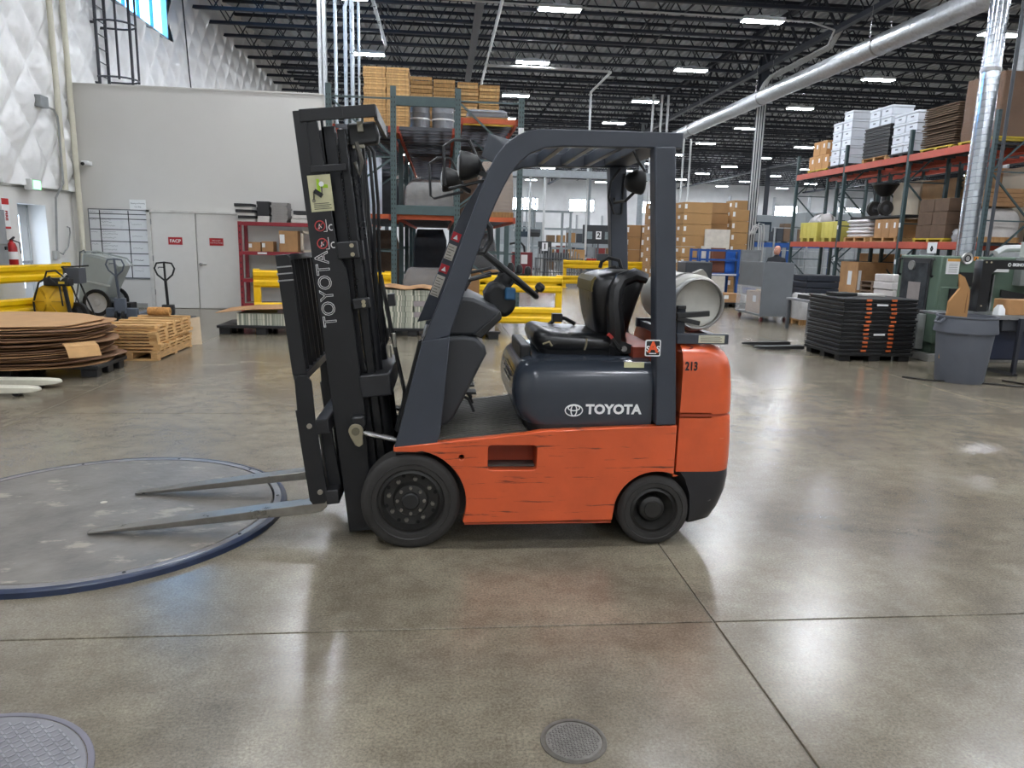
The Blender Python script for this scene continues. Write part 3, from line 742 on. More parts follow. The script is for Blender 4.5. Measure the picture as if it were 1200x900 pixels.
    g = G(); g.box(1.06, 1.2, 3.9, 4.64, 1.03, 1.10); g.build('rear_deck', M('8d3a26', .5), F)
    # ---- tank cradle
    g = G(); g.box(1.27, 1.56, 3.80, 3.84, 1.135, 1.19); cr_ = g.build('tank_cradle', GUARD, F, bev=.004)
    g = G(); g.box(1.39, 1.535, 3.797, 3.80, 1.142, 1.183); lb = g.build('instruction_label', M('c5c3ae', .5), cr_)
    for q in range(4): G().box(1.40, 1.52-.01*(q % 2), 3.796, 3.797, 1.149+.008*q, 1.152+.008*q).build('print_line', M('6b675f', .6), lb)
    g = G(); g.box(1.27, 1.56, 4.62, 4.66, 1.135, 1.19); g.box(1.29, 1.33, 3.84, 4.62, 1.135, 1.175); g.box(1.5, 1.54, 3.84, 4.62, 1.135, 1.175); g.build('cradle_frame', GUARD, F)
    g = G(); g.box(1.285, 1.33, 3.86, 3.9, 1.16, 1.33); g.build('cradle_post', GUARD, F, bev=.004)
    g = G(); g.bar((1.27, 3.83, 1.285), (1.45, 3.83, 1.30), .025, .03); g.bar((1.27, 3.83, 1.27), (1.40, 3.83, 1.245), .02, .025); g.bar((1.27, 3.84, 1.33), (1.32, 3.84, 1.33), .025, .02); g.build('cradle_latch', BLACK, F, bev=.004)
    g = G(); g.tube([(1.28, 3.80, 1.10), (1.31, 3.79, 1.085), (1.36, 3.795, 1.12), (1.33, 3.81, 1.13)], .006, 6); g.build('gas_hose', M('6b2a1c', .5), F)
    # ---- mast: everything below is given in the tilted mast's own axes (u forward-back, w up)
    MM = T(-.508, 0, .024) @ Matrix.Rotation(R(-6.2), 4, 'Y')
    def mg(): return G(MM)
    for s, y0 in ((1, 3.93), (-1, 4.61)):
        Y = lambda a, b: (min(y0+s*a, y0+s*b), max(y0+s*a, y0+s*b))
        g = mg(); a, b = Y(0, .018)
        g.prism([(0, 0), (.117, 0), (.150, .06), (.150, .31), (.172, .7), (.169, 1.46), (.137, 1.54), (.112, 2.262), (0, 2.262)], a, b)
        a, b = Y(.018, .075); g.box(0, .02, a, b, 0, 2.262); g.box(.09, .11, a, b, 0, 2.262)
        rail = g.build('outer_mast_rail', MAST, F, bev=.003, seg=1)
        g = mg(); a, b = Y(.08, .095); g.box(.12, .135, a, b, .1, 2.23); g.box(.12, .19, *Y(.08, .13), .1, 2.19); g.build('inner_mast_rail', M('222326', .35, .3, .2, 8), F, bev=.003, seg=1)
        g = mg(); g.box(.2, .245, *Y(.06, .11), .12, 2.17); g.build('lift_column', M('1a1b1d', .3, .3), F, bev=.006)
        g = mg(); yy = y0+s*.16; g.cyl((.25, yy, .1), (.25, yy, .86), .045, n=20); lc = g.build('lift_cylinder', M('17181a', .35, .2), F)
        g = mg(); g.cyl((.25, yy, .86), (.25, yy, 2.1), .03, n=16); g.build('cylinder_barrel', M('202124', .3, .4), lc)
        g = mg(); g.cyl((.25, yy, .5), (.25, yy, .53), .05, n=20); g.build('cylinder_band', BLACK, lc)
        # chain
        yc = y0+s*.115
        for k in range(44):
            g = mg(); z = 1.3+.02*k
            if k < 40 and s > 0:
                g.box(.165, .195, yc-.012, yc+.012, z+.002, z+.018); g.build('chain_link', M('2d2d2e', .35, .7, .2, 20), rail)
        # top tie plates
        g = mg(); a, b = Y(-.012, .0); g.box(.034, .25, a, b, 2.205, 2.266) if s > 0 else None
        if s > 0: g.build('tie_plate', MAST, rail, bev=.003)
        g = mg(); g.box(.05, .23, *Y(-.01, .0), 1.955, 1.99); g.build('tie_plate', MAST, rail, bev=.003)
        g = mg(); g.box(.046, .062, *Y(-.006, 0), 1.99, 2.205); g.build('rail_rib', MAST, rail)
        for z0, z1, u0, u1 in ((1.512, 1.6, .134, .24), (1.245, 1.30, .18, .265)):
            g = mg(); g.box(u0, u1, *Y(-.014, .05), z0, z1); bkt = g.build('roller_bracket', M('1d1e20', .5), rail, bev=.006)
            for w in ((z0+.02, z1-.022) if z0 > 1.4 else (z0+.018, z1-.018)):
                g = mg(); ya = y0-s*.014; g.cyl((u1-.028, ya, w), (u1-.028, ya-s*.008, w), .011, n=10); g.build('bracket_bolt', M('a89f86', .35, .7), bkt)
        # tilt cylinder and its hinge
        g = mg(); g.prism([(.088, .60), (.10, .672), (.172, .674), (.178, .62), (.13, .57)], *Y(-.06, .0)); tb = g.build('tilt_hinge', MAST, rail, bev=.01)
        g = mg(); g.prism(arc(.118, .598, .04, 0, 180, 8)+[(.085, .57), (.105, .52), (.125, .507), (.147, .52), (.15, .56)], *Y(-.075, -.06)); g.build('hinge_ear', M('9a937c', .4, .5), tb, bev=.004)
        g = mg(); g.cyl((.118, y0-s*.075, .598), (.118, y0-s*.085, .598), .022, n=16); g.build('hinge_pin', M('6f6a58', .4, .6), tb)
        g = G(); yy = y0-s*.03; g.cyl((-.42, yy, .615), (-.22, yy, .565), .017, n=14); td = g.build('tilt_rod', CHROME, F)
        g = G(); g.cyl((-.23, yy, .567), (.15, yy, .47), .04, n=14); g.build('tilt_barrel', BLACK, td)
    g = mg(); g.box(0, .11, 4.0, 4.55, .01, .09); g.build('mast_crossmember', MAST, F)
    g = mg(); g.box(.24, .415, 3.92, 3.935, 2.205, 2.266); g.box(.40, .418, 3.935, 4.60, 2.19, 2.266); g.box(.24, .415, 4.605, 4.62, 2.205, 2.266); g.build('mast_top_crossmember', MAST, F, bev=.003)
    g = mg(); g.prism([(.25, 2.08), (.40, 2.09), (.412, 2.13), (.40, 2.2), (.25, 2.2)], 4.02, 4.1); g.build('hose_guard', BLACKP, F, bev=.012)
    g = mg(); g.box(.16, .33, 3.925, 4.615, .76, .885); g.build('mast_mid_crossmember', M('222326', .45), F, bev=.01)
    g = mg(); g.box(.18, .26, 4.0, 4.55, 1.5, 1.6); g.build('mast_crossmember', MAST, F)
    # hoses
    for k, (y, u) in enumerate(((4.1, .23), (4.16, .25), (4.4, .26), (4.46, .28))):
        g = mg(); g.tube([(u-.03, y, 2.12), (u+.02, y, 2.16), (u+.06, y, 2.1), (u+.05, y, 1.8), (u+.02, y, 1.5), (u, y, 1.2), (u+.01, y, 1.0), (u-.03, y, .92), (u-.06, y, .98)], .010, 6); g.build('hydraulic_hose', BLACKP, F)
    g = mg(); g.tube([(.31, 4.3, 1.4), (.34, 4.3, 1.0), (.37, 4.3, .7), (.35, 4.28, .6), (.45, 4.27, .57)], .012, 6); g.build('hydraulic_hose', BLACKP, F)
    g = mg(); g.tube([(.29, 4.0, 2.1), (.31, 4.0, 2.0), (.29, 4.0, 1.93), (.27, 4.0, 2.0)], .012, 6); g.build('hose_loop', M('55524c', .4, .5), F)
    g = mg(); g.box(.27, .33, 4.0, 4.03, 2.07, 2.085); g.box(.305, .335, 4.0, 4.03, 2.15, 2.2); g.build('hose_clamp', M('8b8778', .4, .6), F)
    g = mg(); g.box(.34, .38, 4.22, 4.3, 1.22, 1.29); g.build('hose_junction', BLACK, F, bev=.004)
    g = mg(); g.cyl((.33, 4.05, 1.02), (.33, 4.05, .95), .012); g.cyl((.36, 4.1, 1.08), (.36, 4.1, 1.0), .012); g.build('hose_fitting', M('b9b5a9', .3, .8), F)
    # prints on the near mast rail
    plate_ = mg(); plate_.box(.030, .146, 3.927, 3.93, 1.762, 1.944); pt = plate_.build('mast_sticker', M('b9b692', .45, 0, .18, 9), F)
    FM = MM @ FY(0, 3.926, 0)
    def strokes(pts, r, name, mat, par):
        g = mg(); g.tube([(u, 3.9265, w) for u, w in pts], r, 5); g.build(name, mat, par)
    for a, b in (((.050, 1.822), (.057, 1.868)), ((.057, 1.868), (.094, 1.838)), ((.094, 1.838), (.098, 1.886))):
        g = mg(); g.bar((a[0], 3.9262, a[1]), (b[0], 3.9262, b[1]), .003, .023); g.build('sticker_mark', BLACKP, pt)
    lime = M('9ac024', .5)
    g = mg(); g.prism([(.072, 1.86), (.088, 1.86), (.088, 1.882), (.128, 1.876), (.128, 1.893), (.088, 1.9), (.088, 1.923), (.074, 1.925)], 3.925, 3.927); g.build('sticker_mark', lime, pt)
    g = mg(); g.prism(arc(.097, 1.898, .013, 0, 340, 14), 3.924, 3.925); g.build('sticker_mark', WHITEP, pt)
    g = mg(); g.prism(arc(.049, 1.818, .010, 0, 340, 14), 3.925, 3.926); g.build('sticker_mark', M('7d7a6a', .5), pt)
    for q in range(4): g = mg(); g.box(.046, .134-.01*(q % 2), 3.926, 3.927, 1.773+.009*q, 1.777+.009*q); g.build('print_line', M('5c5a50', .6), pt)
    strong = M('d6d6d4', .6, 0, .02)
    TM = MM @ T(.052, 3.9285, 1.362) @ Matrix.Rotation(-PI/2, 4, 'Y') @ Matrix.Rotation(PI/2, 4, 'X')
    text('TOYOTA', .098, TM, strong, F, 'mast_lettering', outline=.0016, sx=.98)
    for w in (1.69, 1.60):
        g = mg(); g.tube([(.062+.025*math.cos(2*PI*k/20), 3.9285, w+.025*math.sin(2*PI*k/20)) for k in range(20)], .003, 5, True); pr = g.build('prohibition_ring', M('b03a3a', .5), F)
        g = mg(); g.bar((.045, 3.9285, w-.017), (.079, 3.9285, w+.017), .004); g.build('prohibition_bar', M('b03a3a', .5), pr)
        g = mg(); g.tube([(.055, 3.929, w-.015), (.06, 3.929, w+.01), (.068, 3.929, w-.01)], .003, 5); g.build('pictogram', strong, pr)
        g = mg(); g.bar((.095, 3.929, w-.03), (.095, 3.929, w+.03), .003); g.bar((.078, 3.929, w-.03), (.096, 3.929, w-.03), .003); g.tube([(.118+.012*math.cos(R(a)), 3.929, w-.012+.014*math.sin(R(a))) for a in range(60, 301, 30)], .003, 5); g.build('pictogram', strong, pr)
    # ---- carriage, load backrest, forks
    for z0, z1 in ((.60, .68), (.20, .28)):
        g = mg(); g.box(-.09, -.02, 3.86, 4.68, z0, z1); g.build('carriage_bar', M('242426', .45, .2, .3, 12), F, bev=.006)
    g = mg(); g.box(-.03, .06, 4.02, 4.09, .22, .66); g.box(-.03, .06, 4.45, 4.52, .22, .66); g.build('carriage_plate', MAST, F, bev=.006)
    for y0, y1 in ((3.862, 3.88), (4.66, 4.678)):
        g = mg(); g.prism([(-.178, .235), (-.165, .21), (-.10, .21), (-.078, .235), (-.078, .28), (-.088, .65), (-.08, .89), (-.10, .925), (-.145, .93), (-.166, .905), (-.175, .745), (-.185, .745)], y0, y1); sp = g.build('carriage_side_plate', MAST, F, bev=.003)
        for u, w in ((-.122, .652), (-.115, .278)):
            ye = y0 if y0 < 4 else y1; sg_ = -1 if y0 < 4 else 1
            g = mg(); g.cyl((u, ye, w), (u, ye+sg_*.01, w), .014, n=12); g.build('side_plate_bolt', M('9a9488', .4, .6), sp)
    g = mg(); g.prism([(-.085, .655), (-.03, .64), (-.012, .28), (-.025, .225), (-.075, .215), (-.085, .3)], 3.95, 3.98); g.build('fork_bracket', MAST, F, bev=.004)
    # backrest: two posts, top bar, uprights
    bb = [(-.177, .93), (-.102, .93), (-.102, 1.545), (-.115, 1.562), (-.177, 1.562)]
    g = mg(); g.prism(bb, 3.885, 3.897); bpost = g.build('backrest_post', MAST, F, bev=.003)
    g = mg(); g.prism(bb, 4.643, 4.655); g.build('backrest_post', MAST, F, bev=.003)
    for z0, z1 in ((1.53, 1.562), (.90, .94)):
        g = mg(); g.box(-.177, -.102, 3.897, 4.643, z0, z1); g.build('backrest_rail', M('26272a', .4), F, bev=.003)
    for k in range(5):
        y = 4.0+.125*k
        g = mg(); g.box(-.17, -.11, y, y+.016, .93, 1.535); g.build('backrest_bar', MAST, F, bev=.002)
    for k in range(3):
        g = mg(); g.box(-.181, -.177, 3.885, 3.9+.02*k, 1.49-.035*k, 1.505-.035*k); g.box(-.181, -.10, 3.881, 3.885, 1.496-.035*k, 1.503-.035*k); g.build('worn_edge', M('a0a0a0', .4, .6), bpost)
    forkm = M('96938d', .3, .9, .2, 9, .05, 40)
    for y in (3.885, 4.515):
        g = mg(); pr = [(-1.39, .168), (-1.385, .176), (-.95, .190), (-.45, .203), (-.165, .207), (-.135, .215), (-.12, .24), (-.118, .60), (-.083, .60), (-.083, .22), (-.095, .18), (-.125, .158), (-.165, .152), (-.5, .155), (-1.0, .160)]
        wd = [.5, .55, 1, 1, 1, 1, 1, 1, 1, 1, 1, 1, 1, 1, 1]
        rings = []
        for sgn in (0, 1):
            rings.append([(u, y+.05+(sgn-.5)*.105*k, w) for (u, w), k in zip(pr, wd)])
        g.loft(rings); g.build('fork', forkm, F, bev=.003, seg=1)
build_forklift()
def build_tank():
    A = thing('gas_tank', 'dented silver grey gas tank lying across the back of the forklift', 'tank', (1.405, 4.27, 1.178), world=True)
    X = T(1.405, 3.90, 1.346) @ Matrix.Rotation(-PI/2, 4, 'X')
    sh = M('b2b0a8', .42, .25, .12, 5, .12, 9)
    g = G(X); g.lathe([(0, .035), (.06, .03), (.11, .015), (.128, .0), (.145, .008), (.156, .04), (.158, .1), (.158, .56), (.150, .62), (.12, .67), (0, .69)], 40); g.build('tank_shell', sh, A, ang=60)
    g = G(X); g.lathe([(.132, .012), (.128, -.03), (.135, -.036), (.142, -.03), (.146, .02)], 40); g.build('foot_ring', M('8a8884', .4, .5, .15, 12), A)
    g = G(X); g.lathe([(.05, .66), (.05, .78), (.058, .78), (.058, .66)], 20); g.build('valve_collar', sh, A)
    g = G(X); g.lathe([(.160, .14), (.164, .145), (.164, .175), (.160, .18)], 40); g.build('tank_strap', M('55524e', .5, .3), A)
    g = G(); g.prism([(1.40, 1.50), (1.47, 1.53), (1.49, 1.51), (1.52, 1.46)], 4.03, 4.08); g.build('strap_buckle', M('8f8c85', .4, .6), A)
build_tank(); nocopy()

# ------------------------------------------------------------------ steel plates on the floor
def build_turntable():
    A = thing('turntable', 'large worn round steel turntable plate with a dark blue rim under the fork tips', 'turntable', (-2.02, 4.32, 0))
    plate_m = M('77726c', .42, .3, .3, 4.5, .25, 22, wear=('a0978a', .58, 3.2, (1, 2.2, 1)), rvar=.10)
    g = G(); g.lathe([(0, .034), (.975, .034), (.98, .03), (.98, .01)], 96); g.build('turning_plate', plate_m, A)
    g = G(); g.lathe([(.99, .02), (.992, .034), (1.03, .036), (1.036, .03)], 96); g.build('rim_band', M('8d8a8a', .35, .6, .15, 12), A)
    g = G(); g.lathe([(1.036, .036), (1.052, .034), (1.064, .026), (1.068, 0), (.985, 0), (.985, .02)], 96); g.build('blue_skirt', M('1a2740', .42, 0, .3, 9, wear=('8d8a86', .68, 8, (1, 1, 1))), A)
    for k in range(10):
        a = 2*PI*k/10+.2; g = G(); g.cyl((1.011*math.cos(a), 1.011*math.sin(a), .034), (1.011*math.cos(a), 1.011*math.sin(a), .038), .009, n=10); g.build('rim_bolt', BLACKP, A)
    g = G(); g.cyl((-.02, .1, .034), (-.02, .1, .037), .02, n=12); g.build('center_plug', M('c9c3b5', .4, .3), A)
    # round floor covers
    B = thing('floor_cover', 'small round textured steel cover set in the concrete in front', 'floor cover', (.455, 2.15, 0))
    g = G(); g.lathe([(.098, 0), (.099, .004), (.112, .004), (.113, 0)], 48); g.build('cover_ring', M('6e6a64', .45, .6, .2, 30), B)
    g = G(); g.lathe([(0, .003), (.094, .003), (.096, 0)], 48); g.build('cover_plate', M('8b8883', .4, .6, .2, 30), B)
    g = G()
    for i in range(-8, 9):
        for j in range(-8, 9):
            x, y = i*.0105, j*.0105
            if x*x+y*y < .086**2: g.box(x-.004, x+.004, y-.0015, y+.0015, .003, .0045, T(x, y, 0) @ rotz(PI/4 if (i+j) % 2 else -PI/4) @ T(-x, -y, 0))
    g.build('tread_pattern', M('77746f', .4, .6, .2, 30), B, kind='stuff')
    A = thing('floor_cover', 'big grey round diamond-tread cover in the bottom left corner', 'floor cover', (-1.47, 2.0, 0))
    g = G(); g.lathe([(0, .004), (.385, .004), (.39, 0)], 64); g.build('cover_plate', M('8a898d', .42, .5, .15, 10), A)
    g = G(); g.lathe([(.392, 0), (.393, .003), (.41, .003), (.412, 0)], 64); g.build('cover_ring', M('75727c', .5, .4), A)
    g = G()
    for i in range(-16, 17):
        for j in range(-16, 17):
            x, y = i*.023, j*.023
            if x*x+y*y < .365**2: g.box(x-.011, x+.011, y-.003, y+.003, .004, .007, T(x, y, 0) @ rotz(PI/4 if (i+j) % 2 else -PI/4) @ T(-x, -y, 0))
    g.build('tread_pattern', M('9c9b9f', .38, .5, .15, 10), A, kind='stuff')
build_turntable()

# ------------------------------------------------------------------ yellow guard rails
def guard_rail(a, b, label, posts=(0, 1)):
    a = Vector((*a, 0)); b = Vector((*b, 0)); d = b-a; L = d.length
    A = thing('guard_rail', label, 'guard rail', a, math.atan2(d.y, d.x), 'yellow guard rails')
    for p in posts:
        x = p*L
        g = G(); g.box(x-.06, x+.06, -.05, .05, .01, 1.07); po = g.build('post', YELLOW, A, bev=.008)
        g = G(); g.box(x-.12, x+.12, -.12, .12, 0, .012); g.build('base_plate', YELLOW, A)
        for z in (.25, .38, .78, .96):
            g = G(); g.cyl((x-.025, -.05, z), (x-.025, -.062, z), .014, n=8); g.build('post_bolt', M('b8a46a', .4, .5), po)
    prof = [(-.05, 0), (-.08, .035), (-.08, .10), (-.05, .135), (-.05, .175), (-.08, .21), (-.08, .275), (-.05, .31), (-.035, .31), (-.035, 0)]
    for z0 in (.74, .155):
        g = G(); g.prism([(y, z+z0) for y, z in prof], .0, L, 'x'); g.build('corrugated_rail', YELLOW, A, ang=25)
    return A
guard_rail((-7.62, 13.2), (-7.14, 14.8), 'yellow guard rail in front of the exit door', (0, 1))
guard_rail((-3.4, 13.75), (-.95, 13.85), 'yellow guard rail showing on both sides of the mast', (0.02, .98))
guard_rail((.72, 13.7), (2.26, 13.7), 'yellow guard rail seen past the steering wheel', (0.03, .97))
guard_rail((4.65, 28.0), (8.3, 28.0), 'yellow guard rail far back above the seat', (.02, .45, .98))

# ------------------------------------------------------------------ left side: wall fittings
def build_left_fittings():
    A = thing('ladder', 'dark caged steel ladder on the quilted wall above the partition', 'ladder', (-7.85, 18.85, 4.0), world=True)
    dk = M('45474c', .5, .3)
    for y in (18.55, 19.05): G().box(-7.88, -7.82, y-.02, y+.02, 4.2, 9.6).build('ladder_rail', dk, A)
    for k in range(18): G().cyl((-7.85, 18.55, 4.3+.3*k), (-7.85, 19.05, 4.3+.3*k), .014, n=6).build('rung', dk, A)
    for z in (5.15, 6.35, 7.6, 8.9):
        g = G(); g.tube([(-7.85, 18.45, z)]+[(-7.5+.4*math.sin(R(a)), 18.8-.4*math.cos(R(a)), z) for a in range(0, 181, 20)]+[(-7.85, 19.15, z)], .022, 6); g.build('cage_hoop', dk, A)
    for a in (20, 65, 115, 160): G().box(-7.5+.4*math.sin(R(a))-.02, -7.5+.4*math.sin(R(a))+.02, 18.8-.4*math.cos(R(a))-.02, 18.8-.4*math.cos(R(a))+.02, 5.1, 9.0).build('cage_strap', dk, A)
    for z in (5.0, 6.3, 8.0):
        for y in (18.55, 19.05): G().box(-8.04, -7.85, y-.025, y+.025, z, z+.05).build('wall_bracket', dk, A)
    def pipe(pts, r, name, label, m, cat): solo(G().tube(pts, r, 7), name, m, label, cat)
    pipe([(-7.79, 24.4, 8.7), (-7.79, 24.5, 8.0), (-7.8, 24.7, 6.6), (-7.79, 24.9, 5.5), (-7.8, 25, 2.6)], .02, 'wall_cable', 'dark cable hanging down the quilted wall beside the blue window', BLACKP, 'cable')  # electrical cable fixed down the face of the quilted wall
    A = thing('junction_box', 'grey electrical box high on the quilted wall with a conduit', 'electrical box', (-7.86, 15.87, 4.03))
    g = G(); g.box(-.1, .08, -.15, .15, 0, .22); g.build('box', M('8d9192', .5, .2), A, bev=.01)
    g = G(); g.tube([(.05, .15, .04), (.05, .38, .02), (.05, .5, -.1), (.05, .52, -.3), (.05, .5, -1.4), (-.1, .45, -1.7), (-.13, .36, -2.85)], .022, 7); g.build('conduit', M('9a9c9a', .5, .2), A)
    g = G(); g.box(-.18, -.11, .28, .42, -2.95, -2.78); g.build('outlet_box', M('b2b2ad', .5), A)
    g = G(); g.tube([(-.14, .42, -2.8), (-.13, .6, -2.86), (-.13, .85, -2.7), (-.13, .98, -2.4), (-.13, .98, -2.3), (-.13, .88, -2.28)], .014, 6); g.build('hook_conduit', M('8f918f', .5, .2), A)
    A = thing('exit_sign', 'small green lit exit sign above the exit door', 'sign', (-7.83, 15.32, 2.42))
    g = G(); g.box(-.11, .02, -.18, .18, 0, .2); g.build('sign_case', M('c9cbc8', .5), A, bev=.01)
    g = G(); g.box(.02, .024, -.1, .16, .02, .18); fc = g.build('lit_face', emit('63e08a', 1.1), A)
    g = G(); g.tube([(-.08, .18, .1), (-.08, .3, .06), (-.1, .36, .04)], .015, 6); g.build('sign_wire', M('77797a', .5), A)
    A = thing('fire_extinguisher', 'red fire extinguisher with white label on the left wall', 'extinguisher', (-7.88, 14.42, 1.02))
    g = G(); g.lathe([(0, 0), (.08, 0), (.085, .02), (.085, .32), (.06, .39), (.03, .42), (.03, .45), (0, .45)], 20); g.build('cylinder', M('a81f22', .3, 0, .05), A)
    g = G(); g.lathe([(.0855, .1), (.0865, .1), (.0865, .24), (.0855, .24)], 20); g.build('label', WHITEP, A)
    g = G(); g.bar((0, -.02, .45), (0, .1, .5), .03); g.tube([(.02, 0, .45), (.1, .08, .4), (.1, .1, .2)], .012, 6); g.build('valve_handle', BLACKP, A)
    g = G(); g.box(-.14, -.06, -.06, .06, .05, .45); g.build('wall_hook', STEEL, A)
    A = thing('electrical_panel', 'tall grey electrical cabinet at the left picture edge', 'cabinet', (-7.8, 13.85, .9))
    g = G(); g.box(-.22, .03, -.25, .25, 0, 1.1); g.build('cabinet_box', M('8b8f92', .5, .1), A, bev=.01)
    g = G(); g.box(.03, .045, -.22, .22, .5, 1.08); g.build('cabinet_door', M('94989a', .5, .1), A, bev=.005)
    G().box(.045, .06, .12, .18, .4, .46).build('latch', BLACKP, A)
    A = thing('safety_sign', 'tall red and white safety sign above the extinguisher', 'sign', (-7.99, 14.55, 1.65))
    g = G(); g.box(-.04, 0, -.12, .12, 0, .58); g.build('sign_board', WHITEP, A)
    for z0, z1 in ((.46, .57), (.02, .06)): G().box(0, .003, -.11, .11, z0, z1).build('red_band', M('c02a2a', .5), A)
    text('FIRE', .1, FXP(.004, 0, .26) @ Matrix.Rotation(-PI/2, 4, 'Z'), M('c02a2a', .5), A, off=.003)
    A = thing('wall_camera', 'small white camera at the top left of the partition', 'camera', (-7.65, 17.19, 3.06))
    g = G(); g.box(-.07, .09, -.2, .0, 0, .09); g.build('camera_body', WHITEP, A, bev=.02)
    g = G(); g.cyl((-.02, -.2, .03), (-.02, -.23, .02), .035, n=14); g.build('camera_lens', BLACKP, A)
    # whiteboard with ruled table
    A = thing('whiteboard', 'large whiteboard with a ruled schedule on the grey partition', 'whiteboard', (-7.1, 17.19, .66))
    g = G(); g.box(-.62, .61, -.02, .0, 0, 1.49); g.build('board', M('d3d5d6', .3, 0, .02), A)
    fr = M('6d6f72', .4, .4)
    for a in ((-.63, .62, -.01, .015), (-.63, .62, 1.48, 1.5)): G().box(a[0], a[1], -.03, .0, a[2], a[3]).build('board_frame', fr, A)
    for x in (-.63, .605): G().box(x, x+.015, -.03, 0, 0, 1.49).build('board_frame', fr, A)
    ln = M('2a2b2e', .5)
    for z in (.27, .53, .79, 1.05, 1.28, 1.385): G().box(-.61, .6, -.0235, -.02, z, z+.018).build('ruled_line', ln, A)
    for x in (-.40, .2): G().box(x, x+.02, -.0235, -.02, .01, 1.47).build('ruled_line', ln, A)
    ink = M('3d4146', .6); random.seed(4)
    def scrib(x0, z, w, name='handwriting', r=.004):
        pts = []; n = max(4, int(w/.012))
        for k in range(n): pts.append((x0+w*k/n, -.0225, z+random.uniform(-.013, .013)))
        G().tube(pts, r*.6, 4).build(name, ink, A)
    for z in (.42, .68, .94, 1.2):
        scrib(-.6, z+.06, .15); scrib(-.37, z+.07, random.uniform(.12, .35)); scrib(-.37, z+.02, random.uniform(.15, .5)); scrib(-.37, z-.06, .3); scrib(.27, z-.02, .22)
    scrib(-.37, .2, .3); scrib(.27, .16, .2); scrib(-.6, 1.43, .15); scrib(-.37, 1.43, .28); scrib(.27, .4, .2)
    A = thing('paper_sign', 'white paper sign pinned above the right of the whiteboard', 'sign', (-6.68, 17.195, 2.15))
    G().box(-.17, .17, -.012, 0, 0, .225).build('sheet', WHITEP, A)
    text('Shipping and Receiving', .033, FY(0, -.0125, .145), ink, A); text('Cut Ship', .04, FY(0, -.0125, .07), ink, A)
build_left_fittings(); nocopy()

# ------------------------------------------------------------------ left side: things on the floor
def wood_pallet(name, label, loc, rz=0, lx=1.2, ly=1.0, group=None, m=WOOD, proto={}):
    A = thing(name, label, 'pallet', loc, rz, group)
    for y in (-ly/2+.05, 0, ly/2-.05): G().box(-lx/2, lx/2, y-.04, y+.04, .02, .11).build('stringer', m, A)
    n = 7; w = .095
    for k in range(n):
        x = -lx/2+w/2+(lx-w)*k/(n-1); G().box(x-w/2, x+w/2, -ly/2, ly/2, .11, .13).build('deck_board', m, A)
    for x in (-lx/2+w/2, 0, lx/2-w/2): G().box(x-w/2, x+w/2, -ly/2, ly/2, 0, .02).build('bottom_board', m, A)
    return A
def plastic_pallet(label, loc, rz=0, lx=1.2, ly=1.0, h=.14, m=BLACK, group=None):
    A = thing('plastic_pallet', label, 'pallet', loc, rz, group)
    g = G(); g.box(-lx/2, lx/2, -ly/2, ly/2, h-.045, h); g.build('deck', m, A, bev=.006)
    for x in (-lx/2+.12, 0, lx/2-.12):
        for y in (-ly/2+.1, 0, ly/2-.1): G().box(x-.09, x+.09, y-.07, y+.07, 0, h-.045).build('foot', m, A, bev=.01)
    return A
